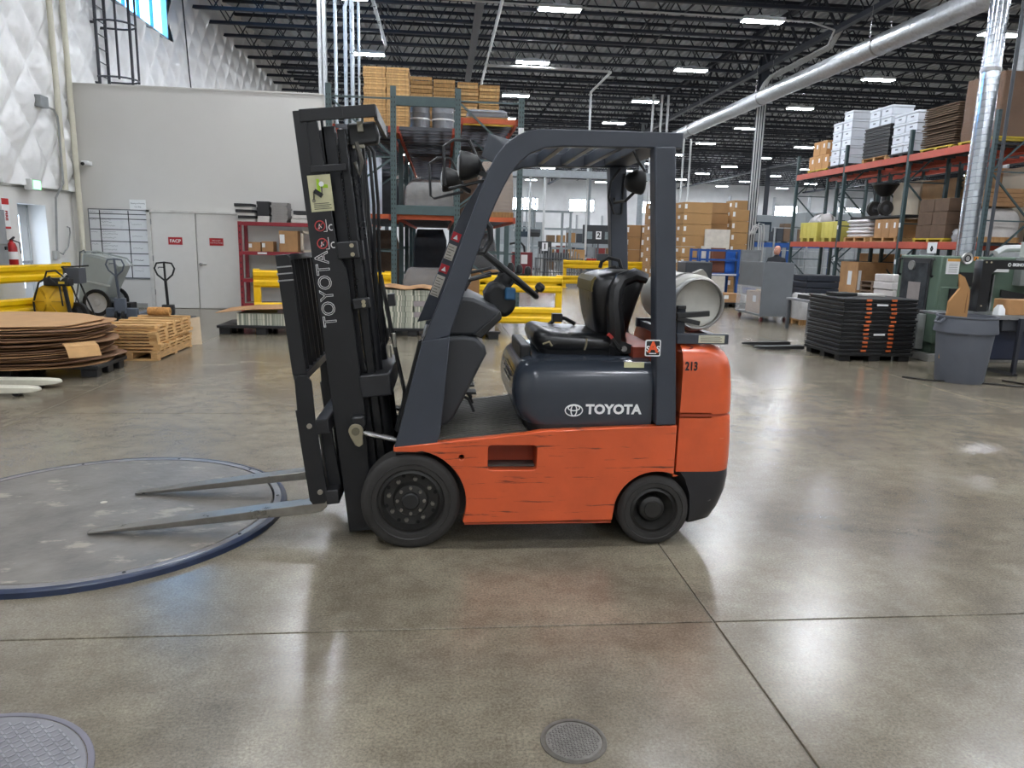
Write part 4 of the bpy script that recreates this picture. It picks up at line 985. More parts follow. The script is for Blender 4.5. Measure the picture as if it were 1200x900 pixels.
def build_left_floor():
    global CT
    plastic_pallet('wide black plastic pallet under the round cardboard stack', (-4.98, 9.05, 0), 0, 2.1, .8, .14)
    random.seed(11)
    cm = [KRAFT, M('8d6a4b', .9, 0, .15, 4), M('7a5b42', .9, 0, .2, 5), M('b08a60', .85, 0, .1, 4)]
    z = .145
    N_ = 20
    for i in range(N_):
        rx, ry = random.uniform(1.1, 1.22), random.uniform(.88, .97); ox, oy = random.uniform(-.06, .06), random.uniform(-.05, .05)
        ph = [random.uniform(0, 6.3) for _ in range(4)]; th = .007
        A = G(); n = 56; rings = []
        for side in (0, 1):
            rr = []
            for f in ((.02, .5, .85, 1.0) if side == 0 else (1.0, .85, .5, .02)):
                ring = []
                for k in range(n):
                    a = 2*PI*k/n
                    r_ = 1+.03*math.sin(3*a+ph[0])+.02*math.sin(7*a+ph[1])
                    dz = (.006*math.sin(4*a+1.0)+.0025*math.sin(9*a+ph[3])+.002*math.sin(5*a+ph[2]))*f**3
                    ring.append((rx*r_*f*math.cos(a)+ox, ry*r_*f*math.sin(a)+oy, dz+(th if side else 0)))
                rings.append(ring)
        A.loft(rings)
        top_i = N_-1-i
        lab = 'round brown cardboard sheet, %s from the top of the low stack' % ORD[top_i] if top_i else 'pale round cardboard sheet on top of the low stack'
        o = A.build('cardboard_sheet', cm[3] if top_i == 0 else cm[(i*7) % 3], None, ang=50)
        o.location = (-5.15, 9.12, z); o['label'] = lab; o['category'] = 'cardboard'; o['group'] = 'round cardboard sheets in a stack'
        if top_i == 8:
            g = G(); g.loft([[(.93, -.62, .004), (1.16, -.37, .004), (1.16, -.37, .009), (.93, -.62, .009)], [(1.0, -.70, -.03), (1.24, -.45, -.03), (1.24, -.45, -.024), (1.0, -.70, -.024)], [(1.05, -.74, -.14), (1.29, -.5, -.14), (1.285, -.5, -.134), (1.045, -.74, -.134)]]); g.build('bent_flap', M('b78f5f', .85), o, label='flap bent down over the stack edge')
        z += .024
    # stack of slatted wooden frames on a pallet
    wood_pallet('wooden_pallet', 'light wooden pallet under the slatted frames beside the round stack', (-4.08, 10.55, 0), PI/2, 1.34, .72)
    random.seed(5); proto = None
    for i in range(8):
        loc = (-4.08+random.uniform(-.02, .02), 10.55+random.uniform(-.03, .03), .132+i*.042); rz = random.uniform(-.03, .03)
        lab = 'light wooden slatted frame, %s from the bottom of its pile' % ORD[i]
        if proto is None:
            proto = thing('slatted_crate', lab, 'crate', loc, rz, 'slatted wooden frames')
            for x in (-.31, .31): G().box(x-.05, x+.05, -.66, .66, 0, .02).build('long_slat', WOOD2, proto)
            for y in (-.61, -.3, 0, .3, .61): G().box(-.36, .36, y-.05, y+.05, .021, .041).build('cross_slat', WOOD2, proto)
        else: dup(proto, loc, rz, lab)
    g = G(T(-4.1, 11.05, .54) @ Matrix.Rotation(PI/2, 4, 'Y')); g.lathe([(.02, -.15), (.06, -.15), (.064, 0), (.06, .15), (.02, .15)], 14); solo(g, 'fiber_roll', M('b5854c', .95, 0, .3, 30, .5, 60), 'small curly straw-coloured roll on the wooden frames', 'roll')
    g = G(); g.prism([(-.12, 0), (.12, 0), (.1, .42), (-.16, .40)], -.015, .0, 'y'); o = solo(g, 'board', M('cbb79a', .8), 'pale board leaning on the end of the slatted frames', 'board', (-3.75, 11.42, 0.0), .9)
    # off-white pallet truck whose forks reach in at the left edge
    jm = M('c9c5b4', .5, 0, .1, 6, wear=('4c4a45', .66, 7, (1, 1, 1)))
    def jack(name, label, loc, rz, hm, fm):
        A = thing(name, label, 'pallet jack', loc, rz)
        for y in (-.21, .21):
            g = G(); g.loft([[(x, y+s*w/2, z) for s, z in ((-1, z0), (1, z0), (1, z1), (-1, z1))] for x, w, z0, z1 in ((.1, .16, .03, .1), (1.1, .16, .035, .095), (1.22, .13, .045, .09), (1.27, .05, .055, .08))]); f = g.build('fork', fm, A, bev=.006)
            G().cyl((1.05, y-.05, .035), (1.05, y+.05, .035), .035, n=12).build('load_wheel', BLACKP, f)
        g = G(); g.box(-.02, .12, -.28, .28, .05, .22); g.box(-.1, .02, -.1, .1, .12, .42); g.build('pump_body', fm, A, bev=.015)
        g = G(); 
        for y in (-.06, .06): g.cyl((-.08, y-.025, .09), (-.08, y+.025, .09), .09, n=16)
        g.build('steer_wheel', BLACKP, A)
        sh = G(); sh.bar((-.06, 0, .4), (-.16, 0, .86), .055, .04); s = sh.build('handle_shaft', hm, A)
        pts = [(-.16, 0, .84), (-.172, .12, .95), (-.185, .16, 1.06), (-.192, .12, 1.15), (-.195, 0, 1.165), (-.192, -.12, 1.15), (-.185, -.16, 1.06), (-.172, -.12, .95), (-.16, 0, .84)]
        G().tube(pts, .015, 8).build('handle_loop', hm, A)
        G().bar((-.16, 0, .84), (-.195, 0, 1.165), .04, .03).build('handle_spine', hm, A)
        G().tube([(-.185, .0, 1.08), (-.185, .09, 1.08), (-.185, .1, 1.06)], .008, 6).build('release_lever', hm, A)
        return A
    jack('pallet_jack', 'off-white pallet jack reaching its forks in below the round stack', (-5.33, 7.88, 0), 0, BLACKP, jm)
    jack('pallet_jack', 'pallet jack with a blue-grey handle by the whiteboard', (-6.15, 14.7, 0), R(95), M('565d68', .4, .2), M('565d68', .4, .2))
    jack('pallet_jack', 'pallet jack with a black handle in front of the double door', (-4.84, 13.5, 0), R(100), BLACKP, BLACK)
    # grey tilt truck
    A = thing('tilt_cart', 'grey plastic tilt cart with two big wheels under the whiteboard', 'cart', (-6.8, 15.5, 0), world=True)
    gm = M('9aa09c', .5, 0, .06, 3)
    g = G(); g.prism([(-7.07, 1.24), (-6.52, 1.11), (-6.42, .98), (-6.74, .34), (-7.24, .24)], 15.3, 15.98); g.build('tub', gm, A, bev=.05, seg=3)
    g = G(); g.tube([(-7.09, 15.27, 1.26), (-6.51, 15.27, 1.13), (-6.40, 15.27, .99), (-6.40, 16.0, .99), (-6.51, 16.0, 1.13), (-7.09, 16.0, 1.26), (-7.09, 15.27, 1.26)], .018, 6); g.build('rim_lip', gm, A)
    g = G(); g.tube([(-7.26, 15.25, .2), (-7.13, 15.25, .8), (-7.08, 15.25, 1.26), (-7.0, 15.25, 1.3), (-6.98, 15.25, 1.24)], .013, 6); g.build('push_frame', M('565a5b', .4, .4), A)
    g = G(); g.bar((-7.2, 15.29, .72), (-6.58, 15.29, .6), .02, .03); g.build('side_rib', M('b2b7b4', .5), A)
    for y in (15.2, 16.05):
        g = G(T(-6.83, y, .27) @ Matrix.Rotation(-PI/2, 4, 'X')); g.lathe([(.2, 0), (.262, 0), (.27, .015), (.27, .045), (.262, .06), (.2, .06)], 28); w = g.build('wheel_tire', BLACKP, A)
        g = G(T(-6.83, y, .27) @ Matrix.Rotation(-PI/2, 4, 'X')); g.lathe([(.2, .01), (.19, .015), (.06, .02), (.05, .0), (0, -.005)], 28); g.build('wheel_disc', M('b9bbbd', .4, .3), w)
    G().box(-7.25, -6.3, 15.5, 15.8, .12, .25).build('cart_base', BLACKP, A)
    # drum machine and black hand cart behind the rail
    A = thing('drum_machine', 'black and yellow drum machine with cables behind the left guard rail', 'machine', (-6.75, 13.75, 0), world=True)
    g = G(T(-6.95, 13.75, .42) @ Matrix.Rotation(-PI/2, 4, 'X')); g.lathe([(0, -.1), (.1, -.1), (.16, -.06), (.24, -.05), (.30, 0), (.30, .18), (.24, .23), (0, .24)], 28); g.build('drum', M('d6a81e', .4, 0, .1), A)
    for k in range(6):
        a = k*PI/3; g = G(); g.bar((-6.95+.06*math.cos(a), 13.66, .42+.06*math.sin(a)), (-6.95+.26*math.cos(a), 13.69, .42+.26*math.sin(a)), .035, .02); g.build('drum_rib', M('b98f18', .4), A)
    g = G(); g.box(-6.98, -6.55, 13.6, 13.8, .70, .84); g.build('motor_box', BLACKP, A, bev=.02)
    g = G(); g.box(-6.72, -6.62, 13.59, 13.6, .74, .78); g.build('yellow_print', M('c9a82a', .5), A)
    g = G(); g.tube([(-7.2, 13.7, .1), (-7.22, 13.7, .4), (-7.1, 13.7, .75), (-6.9, 13.7, .86)], .018, 6); g.tube([(-6.95, 13.62, .84), (-6.9, 13.6, .95), (-6.75, 13.6, .97), (-6.62, 13.6, .86)], .016, 6); g.tube([(-6.88, 13.6, .84), (-6.7, 13.58, .70), (-6.68, 13.6, .35)], .016, 6); g.build('cable_loop', BLACKP, A)
    g = G(); g.bar((-6.72, 13.62, .78), (-6.58, 13.6, .92), .03); g.build('handle_grip', M('c9c9c4', .5), A)
    g = G(); g.box(-7.2, -6.6, 13.6, 13.95, .02, .12); g.bar((-6.6, 13.7, .1), (-6.68, 13.7, .72), .05); g.bar((-7.2, 13.7, .1), (-6.96, 13.75, .42), .04); g.build('machine_frame', BLACK, A)
    A = thing('hand_cart', 'black folding hand cart with a dark box next to the drum machine', 'cart', (-6.5, 14.1, 0), world=True)
    CT = T(-.22, 0, 0) @ CT
    for y in (14.0, 14.35):
        G().tube([(-6.25, y, .05), (-6.38, y, .4), (-6.5, y, .75), (-6.58, y, .98), (-6.62, y, 1.02)], .018, 6).build('frame_tube', BLACKP, A)
    G().tube([(-6.62, 14.0, 1.02), (-6.4, 14.0, 1.03), (-6.15, 14.0, 1.05)], .014, 6).build('handle', BLACKP, A)
    g = G(); g.box(-6.62, -6.34, 14.02, 14.3, .72, 1.0); g.build('box', M('4b4e53', .5), A, bev=.01)
    for x in (-6.6, -6.42):
        g = G(T(x, 13.98, .2) @ Matrix.Rotation(-PI/2, 4, 'X')); g.lathe([(.12, 0), (.18, 0), (.19, .05), (.18, .1), (.12, .1)], 20); w = g.build('wheel_tire', BLACKP, A)
        g = G(T(x, 13.99, .2) @ Matrix.Rotation(-PI/2, 4, 'X')); g.lathe([(.12, .02), (.05, .03), (0, .02)], 20); g.build('wheel_disc', M('4a4c4f', .4, .3), w)
    G().box(-6.72, -6.2, 14.0, 14.35, .0, .05).build('toe_plate', BLACK, A)
build_left_floor(); nocopy()

# red shelving behind the mast
def build_red_shelf():
    rm = M('8c2530', .45, 0, .1, 5)
    A = thing('red_shelf', 'dark red steel shelving right of the double door', 'shelf', (-3.3, 16.8, 0), world=True)
    for x in (-4.36, -2.56):
        for y in (16.58, 17.08):
            p = G().box(x-.035, x+.035, y-.03, y+.03, 0, 1.96).build('post', rm, A)
            if y < 17:
                for k in range(14): G().box(x-.008, x+.008, y-.032, y-.03, .15+.13*k, .19+.13*k).build('slot', BLACKP, p)
    for z in (1.88, 1.25, .66, .12):
        for y in (16.58, 17.08): G().box(-4.33, -2.59, y-.025, y+.025, z, z+.075).build('shelf_beam', rm, A)
        G().box(-4.33, -2.59, 16.6, 17.06, z+.05, z+.075).build('shelf_deck', M('8a7d6d', .7), A)
    G().box(-4.0, -3.8, 16.553, 16.556, 1.27, 1.31).build('shelf_tag', WHITEP, A)
    # goods: open trays stacked on top
    random.seed(3)
    def tray(lab, loc, m, w=.3, d=.42, h=.07, rz=0, grp='trays stacked on the red shelf'):
        A = thing('tray', lab, 'tray', loc, rz, grp)
        g = G(); g.box(-w/2, w/2, -d/2, d/2, 0, .008); g.build('tray_bottom', m, A)
        for a in ((-w/2, w/2, -d/2, -d/2+.01), (-w/2, w/2, d/2-.01, d/2), (-w/2, -w/2+.01, -d/2, d/2), (w/2-.01, w/2, -d/2, d/2)): G().box(*a, .008, h-.008).build('tray_side', m, A)
        return A
    dk = M('2a2a2c', .6); gy = M('8d8a88', .7, 0, .1); wh = M('c9c7c2', .6)
    for k in range(6): tray('black tray in the leftmost stack on the red shelf, %s from the bottom' % ORD[k], (-4.2+.01*(k % 3)-.012*k, 16.8-.03*k, 1.96+.062*k), dk if k % 2 else wh, .36)
    for k in range(7): tray('dark tray in the second stack on the red shelf, %s from the bottom' % ORD[k], (-3.86+.012*(k % 2), 16.8, 1.96+.062*k), dk if k > 1 else wh, .26)
    for k in range(8): solo(G().box(-.17, .17, -.22, .22, 0, .05), 'paper_ream', gy, 'grey bundle in the third stack on the red shelf, %s from the bottom' % ORD[k], 'bundle', (-3.52+.01*(k % 3), 16.8, 1.956+.053*k), random.uniform(-.05, .05), 'grey bundles on the red shelf')
    for k in range(3): tray('white tray on the red shelf beside the mast, %s from the bottom' % ORD[k], (-3.08+.03*k, 16.8, 1.96+.09*k), wh if k < 2 else dk, .4, .42, .085)
    for k, (x, z, w, h) in enumerate(((-4.08, 1.326, .26, .2), (-3.8, 1.326, .25, .22), (-3.35, 1.326, .4, .46))):
        carton('brown carton on the second shelf of the red shelving, %s from the left' % ORD[k], (x, 16.8, z), w, .34, h, 0, 'cartons in the red shelving')
    g = G(); 
    for a in ((-.17, .17, 0, .05), (-.17, .17, .41, .46), (-.17, -.12, 0, .46), (.12, .17, 0, .46)): g.box(a[0], a[1], -.02, .02, a[2], a[3])
    solo(g, 'picture_frame', M('c6bba8', .6), 'pale empty wooden frame leaning in the red shelving by the mast', 'frame', (-2.92, 16.72, 1.326))
    for k in range(3): solo(G().box(-.2, .2, -.18, .18, 0, .16), 'green_box', M('2f5a48', .6), 'dark green box low in the red shelving, %s from the left' % ORD[k], 'box', (-3.95+.5*k, 16.82, .736), 0, 'green boxes in the red shelving')
def carton(label, loc, w, d, h, rz=0, group=None, m=None, lab_=True, name='carton', tape=True):
    A = thing(name, label, 'carton', loc, rz, group)
    m = m or KRAFT
    g = G(); g.box(-w/2, w/2, -d/2, d/2, 0, h); g.build('box', m, A, bev=.006, seg=1)
    if tape: G().box(-w/2-.001, w/2+.001, -.03, .03, h-.0, h+.0015).build('tape', M('b39871', .4), A)
    if lab_:
        G().box(-w*.46, -w*.46+.09 if w > .5 else -w*.2, -d/2-.003, -d/2, h*.4, h*.82).build('shipping_label', WHITEP, A)
        G().box(-w/2-.003, -w/2, -d*.2, d*.02, h*.5, h*.8).build('shipping_label', WHITEP, A)
    return A
build_red_shelf(); nocopy()

# pallets with striped bundles behind the mast
def stripes(a, b, c):
    k = ('stripe', a)
    if k in MC: return MC[k]
    m = bpy.data.materials.new('striped_print'); m.use_nodes = True
    nt = m.node_tree; N = nt.nodes; L = nt.links; p = N['Principled BSDF']; p.inputs['Roughness'].default_value = .6
    tc = N.new('ShaderNodeTexCoord'); n = N.new('ShaderNodeTexNoise'); n.noise_dimensions = '1D'; n.inputs['Scale'].default_value = 26; n.inputs['Detail'].default_value = 3
    sp = N.new('ShaderNodeSeparateXYZ'); ad = N.new('ShaderNodeMath'); L.new(tc.outputs['Object'], sp.inputs[0])
    L.new(sp.outputs[0], ad.inputs[0]); L.new(sp.outputs[1], ad.inputs[1]); L.new(ad.outputs[0], n.inputs['W'])
    r = N.new('ShaderNodeValToRGB'); e = r.color_ramp.elements; e[0].position = .38; e[0].color = (*lin(a), 1); e[1].position = .62; e[1].color = (*lin(c), 1)
    x = e.new(.5); x.color = (*lin(b), 1)
    L.new(n.outputs['Fac'], r.inputs['Fac']); L.new(r.outputs['Color'], p.inputs['Base Color']); MC[k] = m
    return m
def build_bundles():
    st = stripes('6d7264', '9a9c8c', 'cfcbb8')
    plastic_pallet('black plastic pallet under the low striped bundle left of the mast', (-3.05, 13.1, 0), 0, 1.45, .95, .16)
    for k in range(2): solo(G().box(-.5, .62, -.42, .42, 0, .1), 'striped_bundle', st, 'striped paper bundle on the low pallet left of the mast, %s layer' % ('lower', 'upper')[k], 'bundle', (-2.95, 13.1, .16+.102*k), 0, 'striped bundles left of the mast', bev=.004)
    g = G(); g.loft([[(-.78, y, .0) for y in (-.47, .47)]+[(-.78, y, .012) for y in (.47, -.47)], [(-.3, y, .06) for y in (-.47, .47)]+[(-.3, y, .07) for y in (.47, -.47)], [(.7, y, .10) for y in (-.47, .47)]+[(.7, y, .11) for y in (.47, -.47)]])
    solo(g, 'cardboard_sheet', KRAFT, 'tan sagging cardboard sheet over the low striped bundle', 'cardboard', (-3.0, 13.1, .32+.045))
    solo(G().box(-.2, .2, -.3, .3, 0, .05), 'grey_box', M('8c7d80', .6), 'flat mauve box between the bundle and the sagging sheet', 'box', (-2.6, 13.1, .365))
    plastic_pallet('black plastic pallet under the tall striped stack behind the mast', (-.5, 13.2, 0), 0, 1.1, 1.0, .14)
    for k in range(7):
        solo(G().box(-.52, .0, -.45, .45, 0, .093), 'striped_bundle', st, 'striped paper bundle in the left half of the tall stack, %s from the bottom' % ORD[k], 'bundle', (-.49+.008*(k % 3), 13.2, .14+.095*k), 0, 'tall stack of striped bundles', bev=.004)
        solo(G().box(.0, .48, -.45, .45, 0, .093), 'striped_bundle', M('8f8686', .6, 0, .1) if k in (2, 4) else st, 'striped paper bundle in the right half of the tall stack, %s from the bottom' % ORD[k], 'bundle', (-.48+.006*(k % 2), 13.2, .14+.095*k), 0, 'tall stack of striped bundles', bev=.004)
    g = G(); n = 9
    g.loft([[(-.56+1.08*i/n, y, .02*math.sin(i*1.3)-.01*(i/n)) for y in (-.48, .48)]+[(-.56+1.08*i/n, y, .012+.02*math.sin(i*1.3)-.01*(i/n)) for y in (.48, -.48)] for i in range(n+1)])
    solo(g, 'cardboard_sheet', KRAFT, 'tan cardboard sheet topping the tall striped stack', 'cardboard', (-.5, 13.2, .83))
    plastic_pallet('dark plastic pallet under the pale stack seen below the dashboard', (.62, 12.9, 0), 0, .8, .9, .14)
    for k in range(6): solo(G().box(-.3, .3, -.4, .4, 0, .066), 'paper_ream', M('a9a19f', .7, 0, .1, 9), 'pale paper bundle seen below the dashboard, %s from the bottom' % ORD[k], 'bundle', (.62+.01*(k % 2), 12.9, .14+.068*k), 0, 'pale bundles below the dashboard')
    solo(G().tube([(-.1, 0, .02), (0, .05, .08), (.12, 0, .05), (.2, .02, -.02)], .05, 8), 'crumpled_wrap', plastic_wrap('5b5d60', .9), 'crumpled dark wrap on the pale bundles below the dashboard', 'wrap', (.72, 12.7, .58))
build_bundles(); nocopy()

# ------------------------------------------------------------------ pallet racking
def rack_x(name, label, X0, X1, ys, levels, ztop, bm, pm, loc, braces=True, slots=(), cross=None, bh=.14):
    """racking that runs along the depth: upright frames between X0 and X1 at each y, beams along y at each level"""
    A = thing(name, label, 'pallet rack', loc, world=True)
    for y in ys:
        for x in (X0, X1):
            p = G().box(x-.045, x+.045, y-.045, y+.045, .012, ztop).build('upright', pm, A, bev=.004, seg=1)
            G().box(x-.08, x+.08, y-.07, y+.07, 0, .012).build('foot_plate', pm, p)
            if y in slots:
                g = G()
                for k in range(int(ztop/.1)):
                    for s in (-.02, .02): g.box(x+s-.007, x+s+.007, y-.0462, y-.045, .1+.1*k, .14+.1*k)
                g.build('slot_row', BLACKP, p, kind='stuff')
        if braces:
            z = .3
            k = 0
            while z < ztop-1.0:
                a, b = (X0, X1) if k % 2 else (X1, X0)
                G().bar((a, y, z), (b, y, z+1.05), .035).build('brace', pm, A)
                G().bar((X0, y, z), (X1, y, z), .03).build('brace', pm, A)
                z += 1.05; k += 1
    for z in levels:
        for i in range(len(ys)-1):
            for x in (X0-.025 if X0 < X1 else X0+.025, X1+.025):
                b = G().box(x-.025, x+.025, ys[i]+.047, ys[i+1]-.047, z-bh, z).build('beam', bm, A, bev=.004, seg=1)
            n = 7
            for k in range(n):
                y = ys[i]+.2+(ys[i+1]-ys[i]-.4)*k/(n-1)
                G().box(X0+.005, X1-.005, y-.03, y+.03, z-.07, z-.02).build('deck_support', M('33353a', .5, .2), A)
            for k in range(5):
                x = X0+.1+(X1-X0-.2)*k/4
                G().box(x-.008, x+.008, ys[i]+.1, ys[i+1]-.1, z-.02, z-.004).build('deck_wire', M('4a4d52', .5, .3), A)
    return A
def pile(n, proto_fn, loc, dz, label, group, jit=.01, rz=0):
    out = []
    for k in range(n):
        l = (loc[0]+random.uniform(-jit, jit), loc[1]+random.uniform(-jit, jit), loc[2]+dz*k)
        lab = label % ORD[k]
        if k == 0: p = proto_fn(lab, l, rz, group); out.append(p)
        else: out.append(dup(p, l, rz, lab))
    return out
def crate_fn(w, d, h, ms):
    def f(lab, loc, rz, grp):
        A = thing('wooden_crate', lab, 'crate', loc, rz, grp)
        for i, (a, b) in enumerate(((0, h*.46), (h*.54, h*.96))):
            G().box(-w/2, w/2, -d/2, -d/2+.02, a, b).build('side_slat', ms[i % len(ms)], A); G().box(-w/2, w/2, d/2-.02, d/2, a, b).build('side_slat', ms[0], A)
            G().box(-w/2, -w/2+.02, -d/2+.02, d/2-.02, a, b).build('end_slat', ms[0], A); G().box(w/2-.02, w/2, -d/2+.02, d/2-.02, a, b).build('end_slat', ms[0], A)
        for x in (-w/2+.04, w/2-.04): G().box(x-.02, x+.02, -d/2+.02, -d/2+.05, 0, h*.97).build('corner_post', ms[0], A)
        G().box(-w/2+.02, w/2-.02, -d/2+.02, d/2-.02, 0, .02).build('crate_bottom', ms[0], A)
        return A
    return f
def wrapped_load(label, loc, w, d, h, core, wrap, rz=0, name='wrapped_load', lump=.03, base=True, soft=1):
    A = thing(name, label, 'wrapped load', loc, rz)
    random.seed(int(abs(loc[0]*31+loc[1]*17))+3)
    z0 = 0
    if base:
        for y in (-d/2+.05, 0, d/2-.05): G().box(-w/2, w/2, y-.04, y+.04, 0, .09).build('pallet_runner', WOOD3, A)
        G().box(-w/2, w/2, -d/2, d/2, .09, .12).build('pallet_deck', WOOD3, A); z0 = .12
    g = G(); rings = []
    n = 6
    for k in range(n+1):
        f = k/n; z = z0+(h-z0)*f
        ins = soft*(.0 if k < n-1 else (.03 if k == n-1 else .12))
        rr = rrect(-w/2+.02+ins, w/2-.02-ins, -d/2+.02+ins, d/2-.02-ins, .05, 3)
        rings.append([(x+random.uniform(-lump, lump)*.5, y+random.uniform(-lump, lump)*.5, z+random.uniform(-lump, lump)*(.6 if k in (n, n-1) else .2)) for x, y in rr])
    g.loft(rings); g.build('load', core, A, ang=70)
    if wrap:
        g = G(); rings2 = [[(x*1.025, y*1.025, z*(1.012 if i == n else 1)+.004) for x, y, z in r] for i, r in enumerate(rings)]
        g.loft(rings2); g.build('film', wrap, A, ang=70)
    return A
FILM = plastic_wrap('d9dde0', .2)
def build_teal_rack():
    xs = [-2.4, -1.05, .33, 1.7]; ys = [16.5, 19.5, 22.5, 25.5, 28.5]
    A = thing('pallet_rack', 'tall teal pallet racking behind the mast and guard, with orange cross beams', 'pallet rack', (.3, 16.5, 0), world=True)
    dk = M('2c2d31', .55, .1); orb = M('b04426', .5, 0, .15, 4)
    for x in xs:
        for y in ys:
            p = G().box(x-.06, x+.06, y-.05, y+.05, .012, 4.85 if x < .4 else 4.72).build('upright', TEAL, A, bev=.004, seg=1)
            G().box(x-.1, x+.1, y-.09, y+.09, 0, .012).build('foot_plate', TEAL, p)
            if y == 16.5:
                g = G()
                for k in range(46):
                    for s in (-.03, .03): g.box(x+s-.009, x+s+.009, y-.0512, y-.05, .1+.1*k, .14+.1*k)
                g.build('slot_row', BLACKP, p, kind='stuff')
    for (a, b), heavy in (((xs[0], xs[1]), 0), ((xs[1], xs[2]), 1), ((xs[2], xs[3]), 0)):
        for y in ys:
            if heavy and y == 16.5:
                for z in (4.56, 2.3): G().box(a+.06, b-.06, y-.035, y+.035, z-.1, z+.1).build('row_beam', TEAL, A, bev=.006)
            elif not heavy:
                for z in (.4, 1.4, 3.4, 4.6): G().bar((a+.06, y, z), (b-.06, y, z), .035).build('brace', TEAL, A)
                for z0, z1, s in ((.4, 1.4, 0), (2.4, 3.4, 1), (3.4, 4.6, 0)):
                    p, q = (a, b) if s else (b, a)
                    G().bar((p, y, z0), (q, y, z1), .04).build('brace', TEAL, A)
    dk = M('4d4f55', .5, .2); oc = M('c0582c', .5, 0, .12, 4)
    for lev in (0, 1):
        for k, (a, b) in enumerate(((xs[0], xs[1]), (xs[1], xs[2]), (xs[2], xs[3]))):
            z = 2.2 if lev == 0 else (4.28 if k == 2 else 4.05)
            for x in (a+.09, b-.09):
                for i in range(4): G().box(x-.025, x+.025, ys[i]+.055, ys[i+1]-.055, z-.13, z).build('beam', orb, A)
            n = 26
            for i in range(n):
                y = 16.62+11.75*i/(n-1)
                front = i == 0 and (k == 2 or lev == 0)
                m = oc if front else (M('c9a52a', .5) if i == 1 and k == 2 else dk)
                G().box(a+.12, b-.12, y-.045, y+.045, z-.07 if not front else z-.10, z-.01 if i else z).build('cross_bar', m, A)
            for x in (a+.35, (a+b)/2, b-.35): G().box(x-.04, x+.04, 16.7, 28.4, z-.008, z).build('deck_strip', M('8a735c', .8), A)
    # loads
    random.seed(21)
    ms = [M('b08a58', .8, 0, .25, 6, stretch=(4, 1, 1)), M('bf9a66', .8, 0, .25, 6, stretch=(4, 1, 1)), M('9c7748', .8, 0, .3, 6, stretch=(4, 1, 1))]
    for j, x in enumerate((-1.545, -1.03)):
        pile(13, crate_fn(.50, .9, .11, ms), (x, 18.2, 4.055), .111, 'open wooden crate in the tallest pile on the teal rack, '+('left' if j == 0 else 'right')+' column, %s up', 'wooden crates on the teal rack', .012)
    for j, (x, h) in enumerate(((-.57, 9), (.03, 9))):
        pile(h, crate_fn(.58, .9, .205, [ms[2], ms[0]]), (x, 21.3, 4.055), .214 if j == 0 else .208, 'wooden crate in the pile behind the wrapped drums, '+('left' if j == 0 else 'right')+' column, %s up', 'wooden crates on the teal rack', .012)
    for j, x in enumerate((.68, 1.26)):
        pile(9, crate_fn(.55, .9, .165, [ms[1], ms[2]]), (x, 21.3, 4.285), .179-.006*j, 'wooden crate in the lowest pile right on the teal rack, '+('left' if j == 0 else 'right')+' column, %s up', 'wooden crates on the teal rack', .012)
    dm = M('353b44', .35, 0, .15, 5)
    for k, x in enumerate((-.575, .01)):
        A = thing('drum', 'dark shrink-wrapped drum on the teal rack, %s of two' % ORD[k], 'drum', (x, 19.0, 4.055), 0, 'wrapped drums')
        g = G(); g.lathe([(0, 0), (.26, 0), (.27, .02), (.265, .3), (.275, .32), (.265, .34), (.265, .64), (.275, .66), (.265, .68), (.27, .98), (.26, 1.0), (0, .99)], 24); g.build('drum_body', dm, A)
        g = G(); g.lathe([(.279, .02), (.281, .5), (.283, .9), (.275, 1.01), (.1, 1.015)], 24); g.build('film', FILM, A)
        for z in (.82, .5): G().lathe([(.284, z), (.287, z+.01), (.284, z+.035)], 24).build('strap', WHITEP, A)
    wrapped_load('grey film-wrapped load on the lower beam of the teal rack', (-.28, 17.3, 2.205), 1.1, 1.0, .72, M('6d6963', .7, 0, .3, 6), FILM)
    wrapped_load('tall beige wrapped load on the lower level seen through the guard', (1.22, 17.4, 2.205), .8, 1.0, 1.3, M('94806c', .8, 0, .15, 5, stretch=(1, 1, 6)), FILM)
    wrapped_load('small wrapped load on the upper level above the guard header', (1.0, 17.6, 4.285), .95, .9, .3, M('5a5e66', .6), FILM)
    wrapped_load('low dark wrapped load on the floor below the teal rack', (-.35, 17.4, 0.0), 1.1, 1.1, 1.0, M('6a5e55', .6, 0, .2), FILM)
    random.seed(8)
    for k in range(5): wood_pallet('wooden_pallet', 'wooden pallet in the dark pile below the teal rack, %s up' % ORD[k], (-.36, 20.4, .14*k), 0, 1.15, 1.1, 'empty pallets below the teal rack', WOOD3)
    for k in range(3): wood_pallet('wooden_pallet', 'wooden pallet in the short pile under the teal rack right bay, %s up' % ORD[k], (1.0, 18.4, .14*k), 0, 1.1, 1.0, 'empty pallets right under the teal rack', WOOD3)
    carton('brown carton on the low pallets at the right foot of the teal rack', (1.0, 18.4, .42), .8, .7, .55)
    for k, x in enumerate((-2.0, -1.55)):
        solo(G().lathe([(0, 0), (.16, 0), (.165, .05), (.165, 1.25), (.14, 1.3), (0, 1.3)], 16), 'wrapped_roll', M('c9d2de', .3, 0, .1), 'pale blue wrapped roll standing in the left bay of the teal rack, %s of two' % ORD[k], 'roll', (x, 17.6, 2.205), 0, 'pale wrapped rolls')
    wrapped_load('crumpled silver load on the floor left under the teal rack', (-1.7, 17.3, 0), .9, .9, .9, M('55565a', .5), FILM)
    dkl = M('34363b', .6, 0, .25, 5); brl = M('5f4d3f', .8, 0, .3, 5)
